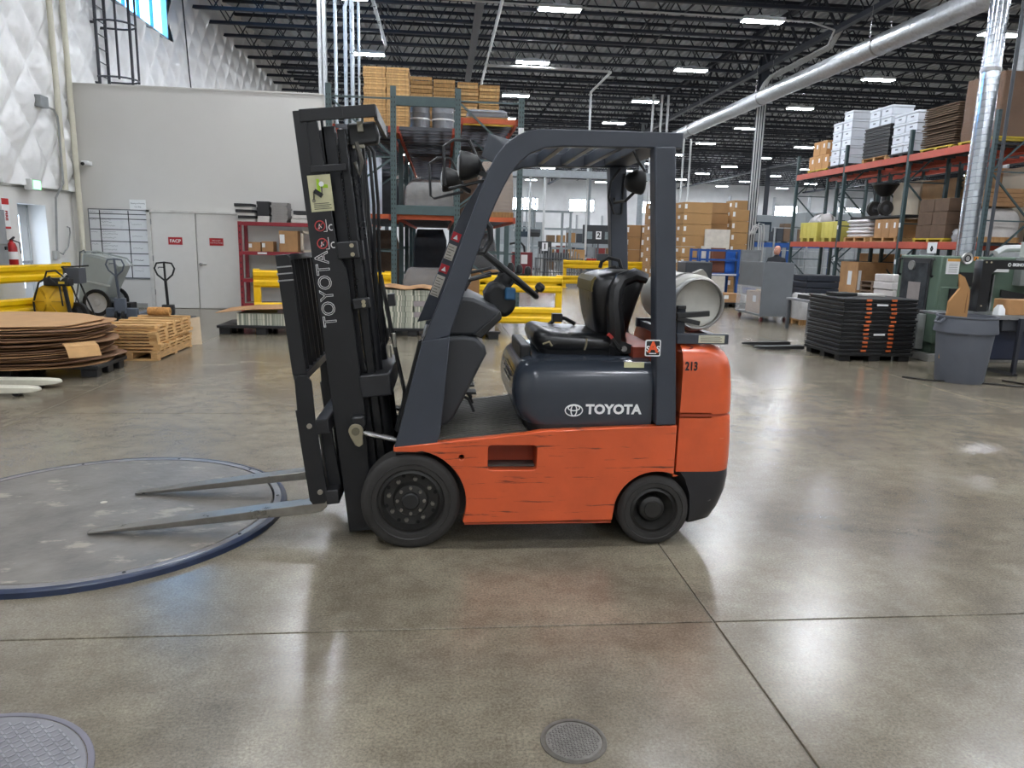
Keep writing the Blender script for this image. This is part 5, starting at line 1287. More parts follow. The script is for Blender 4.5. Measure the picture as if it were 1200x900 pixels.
    for k, (x, y, z, w, h, m, lab) in enumerate((
        (-.36, 21.0, 2.205, 1.1, 1.1, dkl, 'dark load second deep on the middle lower level'), (-.36, 24.0, 2.205, 1.1, 1.0, brl, 'brown load third deep on the middle lower level'),
        (1.0, 21.0, 2.205, 1.1, 1.2, brl, 'brown load second deep on the right lower level'), (1.0, 24.0, 2.205, 1.1, 1.1, dkl, 'dark load third deep on the right lower level'),
        (-1.72, 21.0, 2.205, 1.1, 1.2, dkl, 'dark load second deep on the left lower level'), (-1.72, 24, 2.205, 1.1, 1.4, brl, 'brown load third deep on the left lower level'),
        (-.36, 24.0, 0, 1.1, 2.0, dkl, 'dark load on the floor deep under the middle bay'), (1.0, 21.2, 0, 1.1, 1.9, dkl, 'dark load on the floor second deep in the right bay'),
        (-1.72, 21, 0, 1.1, 1.9, brl, 'brown load on the floor second deep in the left bay'), (-.36, 18.75, 2.205, 1.0, .9, brl, 'brown load close behind the grey wrapped load'),
        (-.36, 26.5, 2.205, 1.1, 1.6, dkl, 'dark load at the far end of the middle lower level'), (1.0, 26.5, 2.205, 1.1, 1.6, dkl, 'dark load at the far end of the right lower level'))):
        wrapped_load(lab+' of the teal rack', (x, y, z), w, 1.0 if y != 18.75 else .9, h, m, FILM if k % 2 else None)
    solo(G().box(-.06, .06, -.01, 0, 0, .2), 'bay_tag', WHITEP, 'white bay tag on the right post of the teal rack', 'tag', (1.7, 16.44, 3.9))
build_teal_rack(); nocopy()

def build_right_rack():
    ys = [15.5, 18.45, 21.5, 24.5]
    rb = ORANGEB
    rack_x('pallet_rack', 'long pallet rack with orange-red beams along the right side', 12.0, 13.1, ys, (1.93, 4.13), 4.75, rb, RACKG, (12.5, 15.5, 0), True, (15.5,), bh=.17)
    rack_x('pallet_rack', 'second orange-red beam rack standing back to back behind the first', 13.45, 14.5, ys, (1.93, 4.13), 4.75, rb, RACKG, (14, 15.5, 0), True, bh=.17)
    random.seed(31)
    X = 12.55; Z1, Z0 = 4.131, 1.931
    def wp(lab, y, z, lx=.94, ly=1.2): return wood_pallet('wooden_pallet', lab, (X, y, z), 0, lx, ly)
    def ypal(lab, y, z, ly=1.2):
        A = thing('plastic_pallet', lab, 'pallet', (X, y, z), 0, 'yellow pallets on the red beam rack')
        G().box(-.47, .47, -ly/2, ly/2, .06, .09).build('deck', M('c2a92c', .5, 0, .1), A)
        for y_ in (-ly/2+.08, 0, ly/2-.08): G().box(-.47, .47, y_-.05, y_+.05, 0, .06).build('runner', M('a08c28', .5), A)
        return A
    # upper level, far to near: cartons, white boxes, black trays, white boxes, flat cardboard, brown load
    ypal('yellow pallet on the upper level under the small cartons', 23.4, Z1)
    k = 0
    for z in range(2):
        for iy in range(3 if z == 0 else 2):
            carton('brown carton at the far end of the upper level, %s of five' % ORD[k], (X-.12, 23.0+.42*iy+(.2 if z else 0), Z1+.092+.44*z), .6, .40, .435, 0, 'small cartons on the upper level', M('b98c5c', .85, 0, .1)); k += 1
    wm = M('d6dbe2', .45, 0, .04)
    def wbox(lab, loc, rz, grp, w=.62, d=.5, h=.25):
        A = thing('white_box', lab, 'box', loc, rz, grp)
        G().box(-w/2, w/2, -d/2, d/2, 0, h-.07).build('box', wm, A, bev=.01); G().box(-w/2-.015, w/2+.015, -d/2-.015, d/2+.015, h-.065, h-.005).build('box_lid', wm, A, bev=.008)
        G().box(-w/2-.004, -w/2, -.06, .06, h*.35, h*.5).build('hand_hole', M('6a6f78', .6), A)
        return A
    plastic_pallet('black plastic pallet on the upper level under the tall white boxes', (X, 22.16, Z1), 0, .94, 1.15, .12)
    p = None; n = 0
    for c, (dy, dx, cnt) in enumerate(((-.28, .02, 6), (.28, .02, 5))):
        for q in range(cnt):
            lab = 'white lidded box in the tall white pile, %s, %s up' % (('front column', 'far column', 'rear column')[c], ORD[q])
            l = (X+dx-.12, 22.16+dy, Z1+.121+.255*q)
            if p is None: p = wbox(lab, l, 0, 'white lidded boxes', .62, .48)
            else: dup(p, l, 0, lab)
    wp('wooden pallet on the upper level under the black trays', 20.22, Z1)
    def btray(lab, loc, rz, grp):
        A = thing('black_tray', lab, 'tray', loc, rz, grp)
        G().box(-.44, .44, -.6, .6, 0, .05).build('tray_body', BLACKP, A, bev=.01); G().box(-.455, .455, -.62, .62, .05, .09).build('tray_rim', M('2b2e30', .4), A, bev=.01)
        return A
    pile(9, btray, (X, 20.22, Z1+.131), .092, 'black tray in the pile on the upper level, %s up', 'black trays on the upper level', .015)
    for k in range(4): dup(p, (X-.1, 19.93+.55*(k % 2), Z1+.96+.255*(k//2)), 0, 'white lidded box lying on top of the black trays, %s of four' % ORD[k])
    plastic_pallet('black plastic pallet on the upper level under the lower white boxes', (X, 19.03, Z1), 0, .94, 1.0, .12)
    k = 0
    for c, (dy, dx) in enumerate(((-.26, 0), (.26, 0))):
        for q in range(4): dup(p, (X+dx-.1, 19.02+dy, Z1+.121+.255*q), 0, 'white lidded box in the lower white pile, %s column, %s up' % (('near', 'far')[c], ORD[q]))
    ypal('yellow pallet on the upper level under the flat dark cardboard', 17.6, Z1)
    def dflat(lab, loc, rz, grp):
        o = G().loft([[(x, y, z+(.012*math.sin(5*x) if abs(y) > .3 else 0)) for x, y in rrect(-.44, .44, -.62, .62, .02, 2)] for z in (0, .03)]).build('cardboard_bundle', DKRAFT, None)
        o.location = loc; o.rotation_euler = (0, 0, rz); o['label'] = lab; o['category'] = 'cardboard'; o['group'] = grp; return o
    pile(18, dflat, (X, 17.6, Z1+.095), .056, 'flat dark cardboard bundle on the upper level, %s up', 'flat cardboard on the upper level', .03)
    ypal('yellow pallet on the upper level under the brown wrapped load', 16.2, Z1, 1.2)
    A = wrapped_load('big dark brown wrapped load at the near end of the upper level', (X, 16.2, Z1+.091), .93, 1.22, 1.35, M('6b513f', .8, 0, .15, 4), plastic_wrap('8a7a6c', .15), base=False, soft=.05, lump=.015)
    solo(G().box(-.42, .42, -.06, .06, 0, .03), 'cardboard_sheet', KRAFT, 'tan cardboard strip sticking out below the flat cardboard', 'cardboard', (12.45, 16.88, Z1+.001), .1)
    # lower level
    def tote(lab, y):
        A = thing('yellow_tote', lab, 'tote', (X, y, Z0), 0, 'yellow totes')
        ym = M('cfc566', .45, 0, .06)
        for a in ((-.44, .44, -.56, -.53), (-.44, .44, .53, .56), (-.44, -.41, -.53, .53), (.41, .44, -.53, .53)): G().box(*a, .15, .62).build('tote_wall', ym, A, bev=.006)
        G().box(-.44, .44, -.56, .56, .12, .15).build('tote_floor', ym, A)
        for x in (-.34, 0, .34):
            for y_ in (-.45, 0, .45): G().box(x-.08, x+.08, y_-.08, y_+.08, 0, .12).build('foot', ym, A)
        for k in range(4): G().box(-.452, -.44, -.45+.28*k, -.42+.28*k, .18, .6).build('tote_rib', ym, A)
        return A
    tote('yellow plastic tote on the lower level, farther of two', 23.6); tote('yellow plastic tote on the lower level, nearer of two', 22.2)
    wrapped_load('white crumpled bag in the farther yellow tote', (X, 23.6, Z0+.151), .6, .6, .75, M('d5d2d4', .5), None, base=False, lump=.12, name='plastic_bag')
    wp('wooden pallet on the lower level under the white sacks', 20.75, Z0, .94, 1.15)
    def sack(lab, loc, rz, grp):
        g = G(); g.loft([[(x*s, y*s, z) for x, y in rrect(-.43, .43, -.55, .55, .12, 3)] for s, z in ((.9, 0), (1, .03), (1.0, .07), (.88, .1))])
        o = g.build('white_sack', M('d8d3d3', .6, 0, .08, 3), None, ang=70); o.location = loc; o.rotation_euler = (0, 0, rz); o['label'] = lab; o['category'] = 'sack'; o['group'] = grp; return o
    pile(5, sack, (X, 20.75, Z0+.131), .102, 'white sack in the pile on the lower level, %s up', 'white sacks', .05)
    wp('wooden pallet on the lower level under the brown cartons by the sacks', 19.35, Z0, .94, 1.2)
    for k in range(3): carton('brown carton on the lower level beside the white sacks, %s of three' % ORD[k], (X-.12, 18.97+.36*k, Z0+.131), .6, .35, .48, 0, 'cartons beside the white sacks')
    A = thing('plank_box', 'long dark plank lying over the white sacks and cartons', 'plank', (X-.1, 19.9, Z0+.645))
    G().box(-.3, .3, -1.28, 1.3, 0, .06).build('plank', BLACKP, A, bev=.006)
    for s in (-1.2, 1.2): G().box(-.3, .3, s-.03, s+.03, .06, .075).build('cleat', BLACK, A)
    A = thing('broadcast_spreader', 'black two-wheeled broadcast spreader on the lower level of the rack', 'spreader', (X-.15, 20.0, Z0+.706))
    g = G(); g.lathe([(.0, .55), (.10, .55), (.2, .62), (.33, .85), (.345, .86), (.345, .9), (.31, .9), (.19, .66), (0, .62)], 20); g.build('hopper', BLACKP, A)
    for s in (-.3, .3):
        g = G(T(-.1, s*.9, .22) @ Matrix.Rotation(-PI/2, 4, 'X')); g.lathe([(.1, -.05), (.2, -.06), (.22, 0), (.2, .06), (.1, .05)], 20); w = g.build('wheel_tire', RUBBER, A)
        g = G(T(-.1, s*.9, .22) @ Matrix.Rotation(-PI/2, 4, 'X')); g.lathe([(.1, -.03), (.03, -.05), (0, -.05)], 16); g.build('wheel_disc', M('444446', .5), w)
    G().cyl((-.1, -.3, .22), (-.1, .3, .22), .02).build('axle', STEEL, A); G().cyl((0, 0, .2), (0, 0, .56), .09, .06).build('gear_housing', BLACK, A)
    G().tube([(0, .1, .2), (.1, .5, .3), (.2, .9, .75), (.2, .92, .8)], .016, 6).build('push_handle', BLACKP, A)
    G().box(-.25, .2, -.5, .5, .0, .02).build('spreader_base', BLACK, A)
    ypal('yellow pallet on the lower level under the dark cartons', 17.45, Z0)
    for k in range(3):
        for q in range(2): carton('dark brown carton on the lower level, %s tier, %s' % (('bottom', 'middle', 'top')[k], ('near side', 'far side')[q]), (X+.02*k-.03, 17.15+.56*q, Z0+.092+.32*k), .84, .54, .315, random.uniform(-.04, .04), 'dark cartons on the lower level', DKRAFT, False)
    wrapped_load('loose clear film heap on the lower level beside the dark cartons', (12.4, 16.62, Z0), .4, .34, .32, M('9c9a98', .5), FILM, lump=.1, base=False, name='film_heap')
    wrapped_load('white wrapped load at the near end of the lower level', (X+.03, 16.02, Z0), .88, .8, .75, M('bdb6b0', .7), FILM)
    for k in range(4): carton('long flat carton on the white wrapped load, %s up' % ORD[k], (X+.03, 16.02, Z0+.79+.1*k), .88, .8, .095, 0, 'long flat cartons', KRAFT2, False)
    # loads of the rear rack seen through the front one
    tan = M('b28f68', .8, 0, .12, 3); pale = M('cfc3ae', .8, 0, .06, 2)
    for k, (y, w, h, m, z) in enumerate(((16.3, 1.4, 1.75, pale, Z0), (17.75, 1.2, 1.8, tan, Z0), (19.3, 1.4, 1.7, tan, Z0), (20.7, 1.25, 1.75, pale, Z0), (16.4, 1.5, 1.2, tan, 0), (20.2, 1.4, 1.55, tan, 0), (22.2, 1.1, 1.6, tan, 0))):
        carton('large tan crate box in the rear rack, %s of seven' % ORD[k], (13.97, y, z+.0005), .95, w, h, 0, 'large boxes in the rear rack', m, False)
    for k in range(6): wood_pallet('wooden_pallet', 'empty wooden pallet on the floor under the red beam rack, %s from the bottom' % ORD[k], (X, 19.6, .14*k), 0, .92, 1.2, 'empty pallets under the red beam rack', M('6e5c4c', .8, 0, .2))
    carton('tall brown carton on the floor under the red beam rack', (X, 20.9, 0.0), .88, .95, 1.35, 0, None, KRAFT)
    A = thing('warning_sign', 'white square sign with a black mark on the lower beam', 'sign', (11.93, 17.0, 1.66))
    G().box(-.012, 0, -.17, .17, 0, .26).build('sign_board', WHITEP, A); G().tube([(-.014, -.0, .05), (-.014, .03, .1), (-.014, .0, .16), (-.014, -.04, .1), (-.014, 0, .05)], .02, 6).build('sign_mark', BLACKP, A)
    for y in (18.45, 21.5):
        for z in (2.3, 1.35): solo(G().box(-.004, 0, -.035, .035, 0, .12), 'bay_tag', WHITEP, 'small white bay tag on a green upright of the red beam rack, %s, %s' % ('second post' if y < 20 else 'third post', 'upper' if z > 2 else 'lower'), 'tag', (11.952, y, z), 0, 'bay tags')
build_right_rack(); nocopy()

# ------------------------------------------------------------------ right foreground: tray stack, machines, bin
def build_right_floor():
    random.seed(14)
    plastic_pallet('black plastic pallet with blocks under the orange-latched tray stack', (6.62, 10.95, 0), 0, 1.2, 1.08, .13, BLACKP)
    om = M('c6602c', .5, 0, .1)
    p = None
    for k in range(13):
        lab = 'flat black folding crate with orange latches, %s from the bottom' % ORD[k]
        l = (6.63+random.uniform(-.015, .015), 10.96+random.uniform(-.012, .012), .131+.064*k)
        if p is None:
            p = thing('folding_crate', lab, 'crate', l, 0, 'black folding crates by the green machine')
            G().box(-.585, .585, -.52, .52, 0, .03).build('crate_base', BLACKP, p, bev=.006); G().box(-.60, .60, -.535, .535, .03, .058).build('crate_rim', M('232426', .4, 0, .2), p, bev=.008)
            for x in (-.2, .2):
                G().box(x-.042, x+.042, -.545, -.535, .018, .05).build('latch', om, p, bev=.003)
        else: dup(p, l, 0, lab)
    for k in (4, 11): solo(G().box(-.09, .09, -.002, 0, 0, .03), 'name_strip', WHITEP, 'small pale strip on the %s folding crate' % ('lower' if k == 4 else 'upper'), 'label', (6.63, 10.405, .146+.064*k))
    for k, (x, y, w, d, h, m, lab) in enumerate(((6.3, 11.0, .35, .3, .05, BLACKP, 'black tray lid lying left on the folding crate stack'), (6.75, 11.05, .4, .35, .035, M('b9b6b1', .6), 'pale sheet pile lying right on the folding crate stack'))):
        solo(G().box(-w/2, w/2, -d/2, d/2, 0, h), 'lid', m, lab, 'lid', (x, y, .131+.064*13), .1, bev=.006)
    for k in range(2):
        g = G(); g.loft([[(x, s*w/2, z) for s, z in ((-1, z0), (1, z0), (1, z1), (-1, z1))] for x, w, z0, z1 in ((-.55, .05, .03, .05), (-.45, .13, .02, .06), (.3, .16, .02, .08))])
        g.cyl((-.35, -.05, .03), (-.35, .05, .03), .03); solo(g, 'jack_fork', BLACKP, 'black pallet jack fork tip poking out left of the folding crates, %s of two' % ('farther', 'nearer')[k], 'fork', (5.75, 12.1-.5*k, 0), 0, 'black fork tips')
    # green machine
    gm = M('56695a', .45, 0, .08, 4); gd = M('46574a', .45, 0, .08, 4)
    A = thing('green_machine', 'large green production machine with a dark window behind the bin', 'machine', (7.55, 10.5, 0), world=True)
    g = G(); g.box(7.6, 9.9, 10.55, 11.5, .12, .3); g.build('plinth_body', gd, A)
    g = G(); g.box(7.55, 9.9, 10.5, 11.52, .28, 1.62); g.build('cabinet_body', gm, A, bev=.02)
    for x0, x1, z0, z1 in ((7.58, 8.25, .3, 1.15),): G().box(x0, x1, 10.488, 10.5, z0, z1).build('access_door', gm, A, bev=.006)
    G().box(7.5, 9.9, 10.45, 11.55, 0, .12).build('plinth', M('b3b3ae', .5), A, bev=.008)
    w = G().box(7.535, 7.55, 10.72, 11.42, .72, 1.58).build('window_frame', M('2c2d2f', .5), A, bev=.006)
    G().box(7.528, 7.536, 10.76, 11.38, .8, 1.5).build('window_glass', M('3d4043', .12, 0, .5, 4), w)
    G().box(7.525, 7.53, 10.9, 11.2, .85, 1.2).build('inside_part', M('8d8582', .5), w)
    G().cyl((7.53, 11.15, 1.46), (7.5, 11.15, 1.46), .075, n=18).build('window_knob', M('8f8f8c', .4, .5), A)
    for y in (10.66, 11.46): G().tube([(7.54, y, 1.3), (7.5, y, 1.32), (7.5, y, 1.55), (7.54, y, 1.57)], .022, 8).build('pull_handle', BLACKP, A)
    b = G().box(7.42, 7.55, 10.68, 11.2, .17, .72).build('switch_box', M('8e918e', .5, .1), A, bev=.01)
    G().cyl((7.42, 10.95, .62), (7.38, 10.95, .62), .05, n=12).build('main_switch', M('a3282a', .4), b); G().box(7.37, 7.385, 10.93, 10.97, .58, .66).build('switch_lever', M('c23a34', .4), b)
    G().box(7.63, 7.83, 10.478, 10.5, 1.35, 1.58).build('notice', WHITEP, A); G().box(7.63, 7.83, 10.475, 10.479, 1.54, 1.58).build('notice_band', M('d09a4a', .5), A)
    for q in range(6): G().box(7.66, 7.80, 10.476, 10.478, 1.375+.024*q, 1.382+.024*q).build('print_line', M('8c8c8a', .6), A)
    gg = G(T(7.93, 10.49, 1.59) @ Matrix.Rotation(PI/2, 4, 'X')); gg.lathe([(0, .03), (.07, .03), (.085, .04), (.085, 0)], 24); ga = gg.build('gauge', M('c7c7c4', .3, .6), A)
    G().tube([(7.93+.045*math.cos(a*PI/8), 10.452, 1.59+.045*math.sin(a*PI/8)) for a in range(16)], .008, 5, True).build('gauge_ring', BLACKP, ga)
    s = G().box(8.06, 8.13, 10.49, 10.5, 1.56, 1.62).build('hazard_label', M('d58a2e', .5), A); G().prism([(8.075, 1.572), (8.115, 1.572), (8.095, 1.608)], 10.486, 10.49).build('hazard_mark', BLACKP, s)
    G().box(7.86, 8.2, 10.47, 10.5, 1.17, 1.38).build('opening', BLACKP, A)
    G().box(7.72, 8.35, 10.46, 10.5, .82, 1.13).build('dark_hatch', M('202224', .3), A)
    G().box(8.2, 8.5, 10.3, 10.5, 1.4, 1.55).build('side_plate', M('c9cbca', .4), A)
    G().box(8.75, 9.9, 10.35, 10.5, 1.2, 1.62).build('upper_cover', M('8b8f8d', .4, .3), A)
    for k in range(5): G().bar((8.5, 10.4, 1.12-.02*k), (9.5, 10.2-.02*k, .95-.05*k), .03).build('chute_bar', BLACKP, A)
    A = thing('control_screen', 'small pale control screen on top of the green machine at the picture edge', 'screen', (9.25, 10.8, 1.622))
    G().box(-.12, .5, -.05, .1, 0, .24).build('case', M('b9bbb6', .4), A, bev=.01); G().box(0, .25, -.056, -.05, .06, .18).build('display', M('4c524a', .3), A)
    # strapping machine
    A = thing('strapping_machine', 'black arch strapping machine with a grey table behind the bin', 'machine', (8.2, 9.6, 0), world=True)
    bl = M('19191b', .35, 0, .1)
    arch = [(7.44, .87), (7.60, .87), (7.60, 1.40), (7.66, 1.46), (9.1, 1.46), (9.1, .87), (9.26, .87), (9.26, 1.585), (7.46, 1.585), (7.44, 1.56)]
    plate('strap_arch', [arch], 9.5, 9.66, bl, A, .005)
    plate('arch_track', [[(7.62, .88), (7.64, .88), (7.64, 1.38), (7.62, 1.38)]], 9.49, 9.6, STEEL, A)
    text('SIGNODE', .055, FY(8.0, 9.497, 1.522), WHITEP, A, off=.003)
    g = G(); g.tube([(7.835+.02*math.cos(a*PI/6), 9.496, 1.522+.022*math.sin(a*PI/6)) for a in range(12)], .006, 5, True); g.build('logo_ring', WHITEP, A)
    for x, z in ((7.49, 1.55), (7.56, 1.55), (7.5, .95)): G().cyl((x, 9.5, z), (x, 9.49, z), .012, n=8).build('arch_bolt', M('b0a58c', .4, .6), A)
    G().box(6.98, 9.3, 9.3, 10.05, .80, .835).build('table_top', M('8f9294', .3, .7, .1), A, bev=.006)
    G().box(6.98, 9.3, 9.27, 9.3, .78, .84).build('table_edge', M('a9abad', .3, .7), A)
    G().box(7.45, 9.2, 9.42, 9.95, .2, .79).build('machine_body', M('22283a', .4, 0, .1), A, bev=.02)
    G().box(7.7, 9.25, 9.3, 9.44, .62, .79).build('front_tray', M('33363c', .4), A, bev=.01)
    for x in (7.55, 9.1):
        for y in (9.45, 9.9): G().cyl((x, y, .08), (x, y, .22), .03).build('leg', BLACKP, A); 
        G().cyl((x, 9.42, .055), (x, 9.48, .055), .055, n=14).build('caster_wheel', BLACKP, A)
    G().bar((7.5, 9.46, .1), (7.95, 9.2, .02), .06, .04).build('stand_foot', BLACKP, A); G().bar((7.9, 9.22, .02), (7.93, 9.25, .8), .05).build('stand_post', M('2c2e36', .4), A)
    carton('small brown carton on the strapping table at the right edge', (8.12, 9.55, .836), .55, .3, .21, 0, None, M('b08457', .85, 0, .08), False)
    solo(G().loft([[(x*s, y*s, z) for x, y in rrect(-.06, .06, -.06, .06, .02, 2)] for s, z in ((1, 0), (.9, .08), (.4, .14))]), 'paper_wad', WHITEP, 'white crumpled paper on the strapping table beside the carton', 'paper', (7.72, 9.42, .836))
    # bin
    A = thing('trash_can', 'big round grey plastic trash can in front of the green machine', 'trash can', (6.83, 8.86, 0))
    cm = M('565a62', .6, 0, .08, 4)
    g = G(); g.lathe([(0, .0), (.275, 0), (.285, .02), (.335, .66), (.37, .655), (.372, .67), (.345, .84), (.36, .85), (.36, .87), (.33, .87), (.325, .6), (.27, .03), (0, .03)], 48); g.build('can_body', cm, A)
    for s in (-1, 1):
        g = G(); g.tube([(s*.355, -.07, .84), (s*.40, -.05, .78), (s*.40, .05, .78), (s*.355, .07, .84)], .018, 8); g.build('can_handle', cm, A)
    km = M('a97e50', .85, 0, .08, 3)
    g = G(); g.loft([[(-.2, 0, .3), (.16, 0, .3), (.14, .03, .3), (-.2, .03, .3)], [(-.2, -.02, 1.05), (.15, -.02, 1.05), (.14, .015, 1.05), (-.19, .015, 1.05)], [(-.05, -.03, 1.22), (.12, -.03, 1.2), (.11, 0, 1.2), (-.05, 0, 1.22)], [(-.10, -.03, 1.40), (.0, -.03, 1.36), (.0, -.01, 1.36), (-.1, -.01, 1.40)]])
    o = solo(g, 'cardboard_piece', km, 'torn brown cardboard piece standing in the trash can', 'cardboard', (6.72, 8.9, 0), .25)
    o2 = G(); o2.loft([[(.10, -.025, .9), (.13, .10, .9), (.12, .11, .9), (.09, -.02, .9)], [(.09, -.03, 1.22), (.12, .08, 1.2), (.11, .09, 1.2), (.08, -.02, 1.22)]]); o2.build('folded_side', M('8a6540', .85), o)
    solo(G().tube([(-.75, .35, .012), (-.6, .1, .012), (-.2, -.05, .012), (.1, -.12, .012), (.35, -.3, .012), (.55, -.35, .012), (.62, -.2, .012), (.5, .1, .012)], .011, 6), 'power_cord', BLACKP, 'black cord curling on the floor round the trash can', 'cord', (6.95, 8.75, 0))
    # grey cabinet on casters with film
    A = thing('rolling_cabinet', 'tall grey panel cart on red casters half wrapped in film', 'cart', (7.6, 16.7, 0), world=True)
    pm = M('6f7377', .5, .1, .06, 3)
    G().box(7.25, 7.97, 16.0, 16.04, .18, 1.36).build('front_panel', pm, A, bev=.005); G().box(7.25, 7.29, 16.04, 17.35, .75, 1.36).build('side_panel', M('64686b', .5, .1), A, bev=.005); G().box(7.93, 7.97, 16.04, 17.35, .18, 1.36).build('side_panel', pm, A)
    G().box(7.25, 7.97, 16.0, 17.4, .14, .18).build('cart_deck', pm, A)
    g = G(); g.box(7.235, 7.24, 16.02, 17.38, .18, .8); g.build('film_wrap', plastic_wrap('d7d9db', .3), A)
    for x in (7.32, 7.9):
        for y in (16.1, 17.3):
            w = G().cyl((x-.02, y, .06), (x+.02, y, .06), .06, n=14).build('caster_wheel', M('5a2a2c', .5), A); G().box(x-.03, x+.03, y-.03, y+.03, .1, .14).build('caster_fork', STEEL, w)
    carton('brown carton inside the film of the grey panel cart', (7.6, 16.6, .1805), .55, .8, .5, 0, None, KRAFT)
    wrapped_load('low white wrapped load right of the grey panel cart', (8.35, 15.9, 0), .75, .8, .68, M('bcb9b5', .6), FILM)
    for k in range(6):
        solo(G().box(-.45, .45, -.45, .45, 0, .16), 'dark_crate', M('1f2530', .45, 0, .15), 'dark blue-black crate in the pile under the rack end, %s up' % ORD[k], 'crate', (9.85+.01*(k % 2), 18.6, .172*k), 0, 'dark crates under the rack end', bev=.02)
    wood_pallet('wooden_pallet', 'wooden pallet under the white bundle stack beside the green machine', (8.75, 13.0, 0), 0, .8, .9)
    for k in range(8): solo(G().box(-.27, .27, -.3, .3, 0, .135), 'white_bundle', M('c4bfbd', .6, 0, .1, 8), 'white wrapped bundle beside the green machine, %s from the bottom' % ORD[k], 'bundle', (8.5+.01*(k % 3), 13.0, .131+.14*k), 0, 'white bundles beside the green machine', bev=.015)
    A = thing('low_table', 'low grey table with sheet goods behind the folding crates', 'table', (8.2, 14.4, 0))
    G().box(-.9, .75, -.5, .5, .62, .66).build('table_top', M('7b7d80', .5), A)
    for x in (-.85, .7):
        for y in (-.45, .45): G().box(x-.03, x+.03, y-.03, y+.03, 0, .62).build('leg', M('55585c', .5), A)
    solo(G().box(-.3, .3, -.3, .3, 0, .08), 'dark_pad', BLACKP, 'dark pad on the low grey table', 'pad', (7.75, 14.4, .661)); solo(G().box(-.3, .3, -.3, .3, 0, .06), 'white_pad', M('c3c3c2', .6), 'white sheet pile on the low grey table', 'sheets', (8.45, 14.4, .661))
build_right_floor(); nocopy()

# ------------------------------------------------------------------ a worker behind the grey panel cart
def build_person():
    me = bpy.data.meshes.new('person')
    J = [(0, 0, .95), (0, 0, 1.15), (0, -.01, 1.36), (0, 0, 1.47), (0, -.02, 1.54),
         (-.19, 0, 1.40), (-.25, -.02, 1.13), (-.22, -.18, .93), (.19, 0, 1.40), (.25, -.02, 1.13), (.22, -.18, .93),
         (-.1, 0, .9), (-.11, -.01, .48), (-.12, .02, .09), (-.12, -.13, .04), (.1, 0, .9), (.11, -.01, .48), (.12, .02, .09), (.12, -.13, .04)]
    Ed = [(0, 1), (1, 2), (2, 3), (3, 4), (2, 5), (5, 6), (6, 7), (2, 8), (8, 9), (9, 10), (0, 11), (11, 12), (12, 13), (13, 14), (0, 15), (15, 16), (16, 17), (17, 18)]
    rad = [.15, .15, .16, .065, .06, .075, .05, .035, .075, .05, .035, .095, .065, .045, .04, .095, .065, .045, .04]
    me.from_pydata(J, Ed, [])
    o = bpy.data.objects.new('person', me); COL.objects.link(o)
    md = o.modifiers.new('skin', 'SKIN')
    for v, r in zip(me.skin_vertices[0].data, rad): v.radius = (r, r*.85)
    me.skin_vertices[0].data[0].use_root = True
    s = o.modifiers.new('sub', 'SUBSURF'); s.levels = 1; s.render_levels = 2
    me.materials.append(M('26282d', .8, 0, .1, 8))
    o.location = (8.42, 17.9, 0); o.rotation_euler = (0, 0, -.9)
    o['label'] = 'bald person in dark clothes working behind the grey panel cart'; o['category'] = 'person'
    skin = M('b98570', .5, 0, .06, 6)
    g = G(); rings = []
    for z, rx, ry, oy in ((1.52, .045, .05, .0), (1.545, .062, .075, -.012), (1.58, .07, .09, -.012), (1.62, .074, .098, -.006), (1.66, .076, .10, .002), (1.70, .07, .092, .008), (1.73, .05, .066, .01), (1.745, .02, .025, .01)):
        rings.append([(rx*math.cos(a*PI/8), ry*math.sin(a*PI/8)+oy, z) for a in range(16)])
    g.loft(rings); h = g.build('head', skin, o, ang=80)
    G().loft([[(-.012, -.10, 1.60), (.012, -.10, 1.60), (0, -.09, 1.60)], [(-.016, -.118, 1.61), (.016, -.118, 1.61), (0, -.09, 1.61)], [(-.006, -.098, 1.655), (.006, -.098, 1.655), (0, -.09, 1.655)]]).build('nose', skin, h)
    for sx in (-1, 1):
        G(T(sx*.03, -.094, 1.645)).lathe([(0, -.009), (.01, -.004), (.01, .004), (0, .009)], 8).build('eye', WHITEP, h)
        G(T(sx*.078, .0, 1.625)).loft([[(-.004, -.015, -.03), (.008, -.01, -.03), (.004, .01, -.03)], [(-.004, -.02, .0), (.014, .0, .0), (.004, .02, 0)], [(-.004, -.015, .03), (.012, .0, .03), (.004, .015, .03)]]).build('ear', skin, h)
    G().box(-.022, .022, -.1, -.088, 1.57, 1.577).build('mouth', M('8c4f4a', .5), h)
    g = G(); g.loft([[(x*1.06, y*1.04, z) for x, y, z in r if y > .02] for r in rings[2:6]], False); g.build('hair', M('c9c4bd', .8), h)
    for sx in (-1, 1):
        for k in range(4):
            G().tube([(sx*.22+(k-1.5)*.017, -.19, .915), (sx*.22+(k-1.5)*.018, -.22, .88-.004*abs(k-1)), (sx*.22+(k-1.5)*.017, -.21, .85+.006*abs(k-1))], [.010, .009, .007], 6).build('finger', skin, o)
        G().tube([(sx*.20, -.18, .92), (sx*.185, -.21, .905), (sx*.185, -.23, .885)], [.012, .010, .008], 6).build('thumb', skin, o)
        G().tube([(sx*.222, -.165, .95), (sx*.22, -.185, .93), (sx*.22, -.20, .905)], [.03, .036, .03], 8).build('palm', skin, o)
build_person(); nocopy()

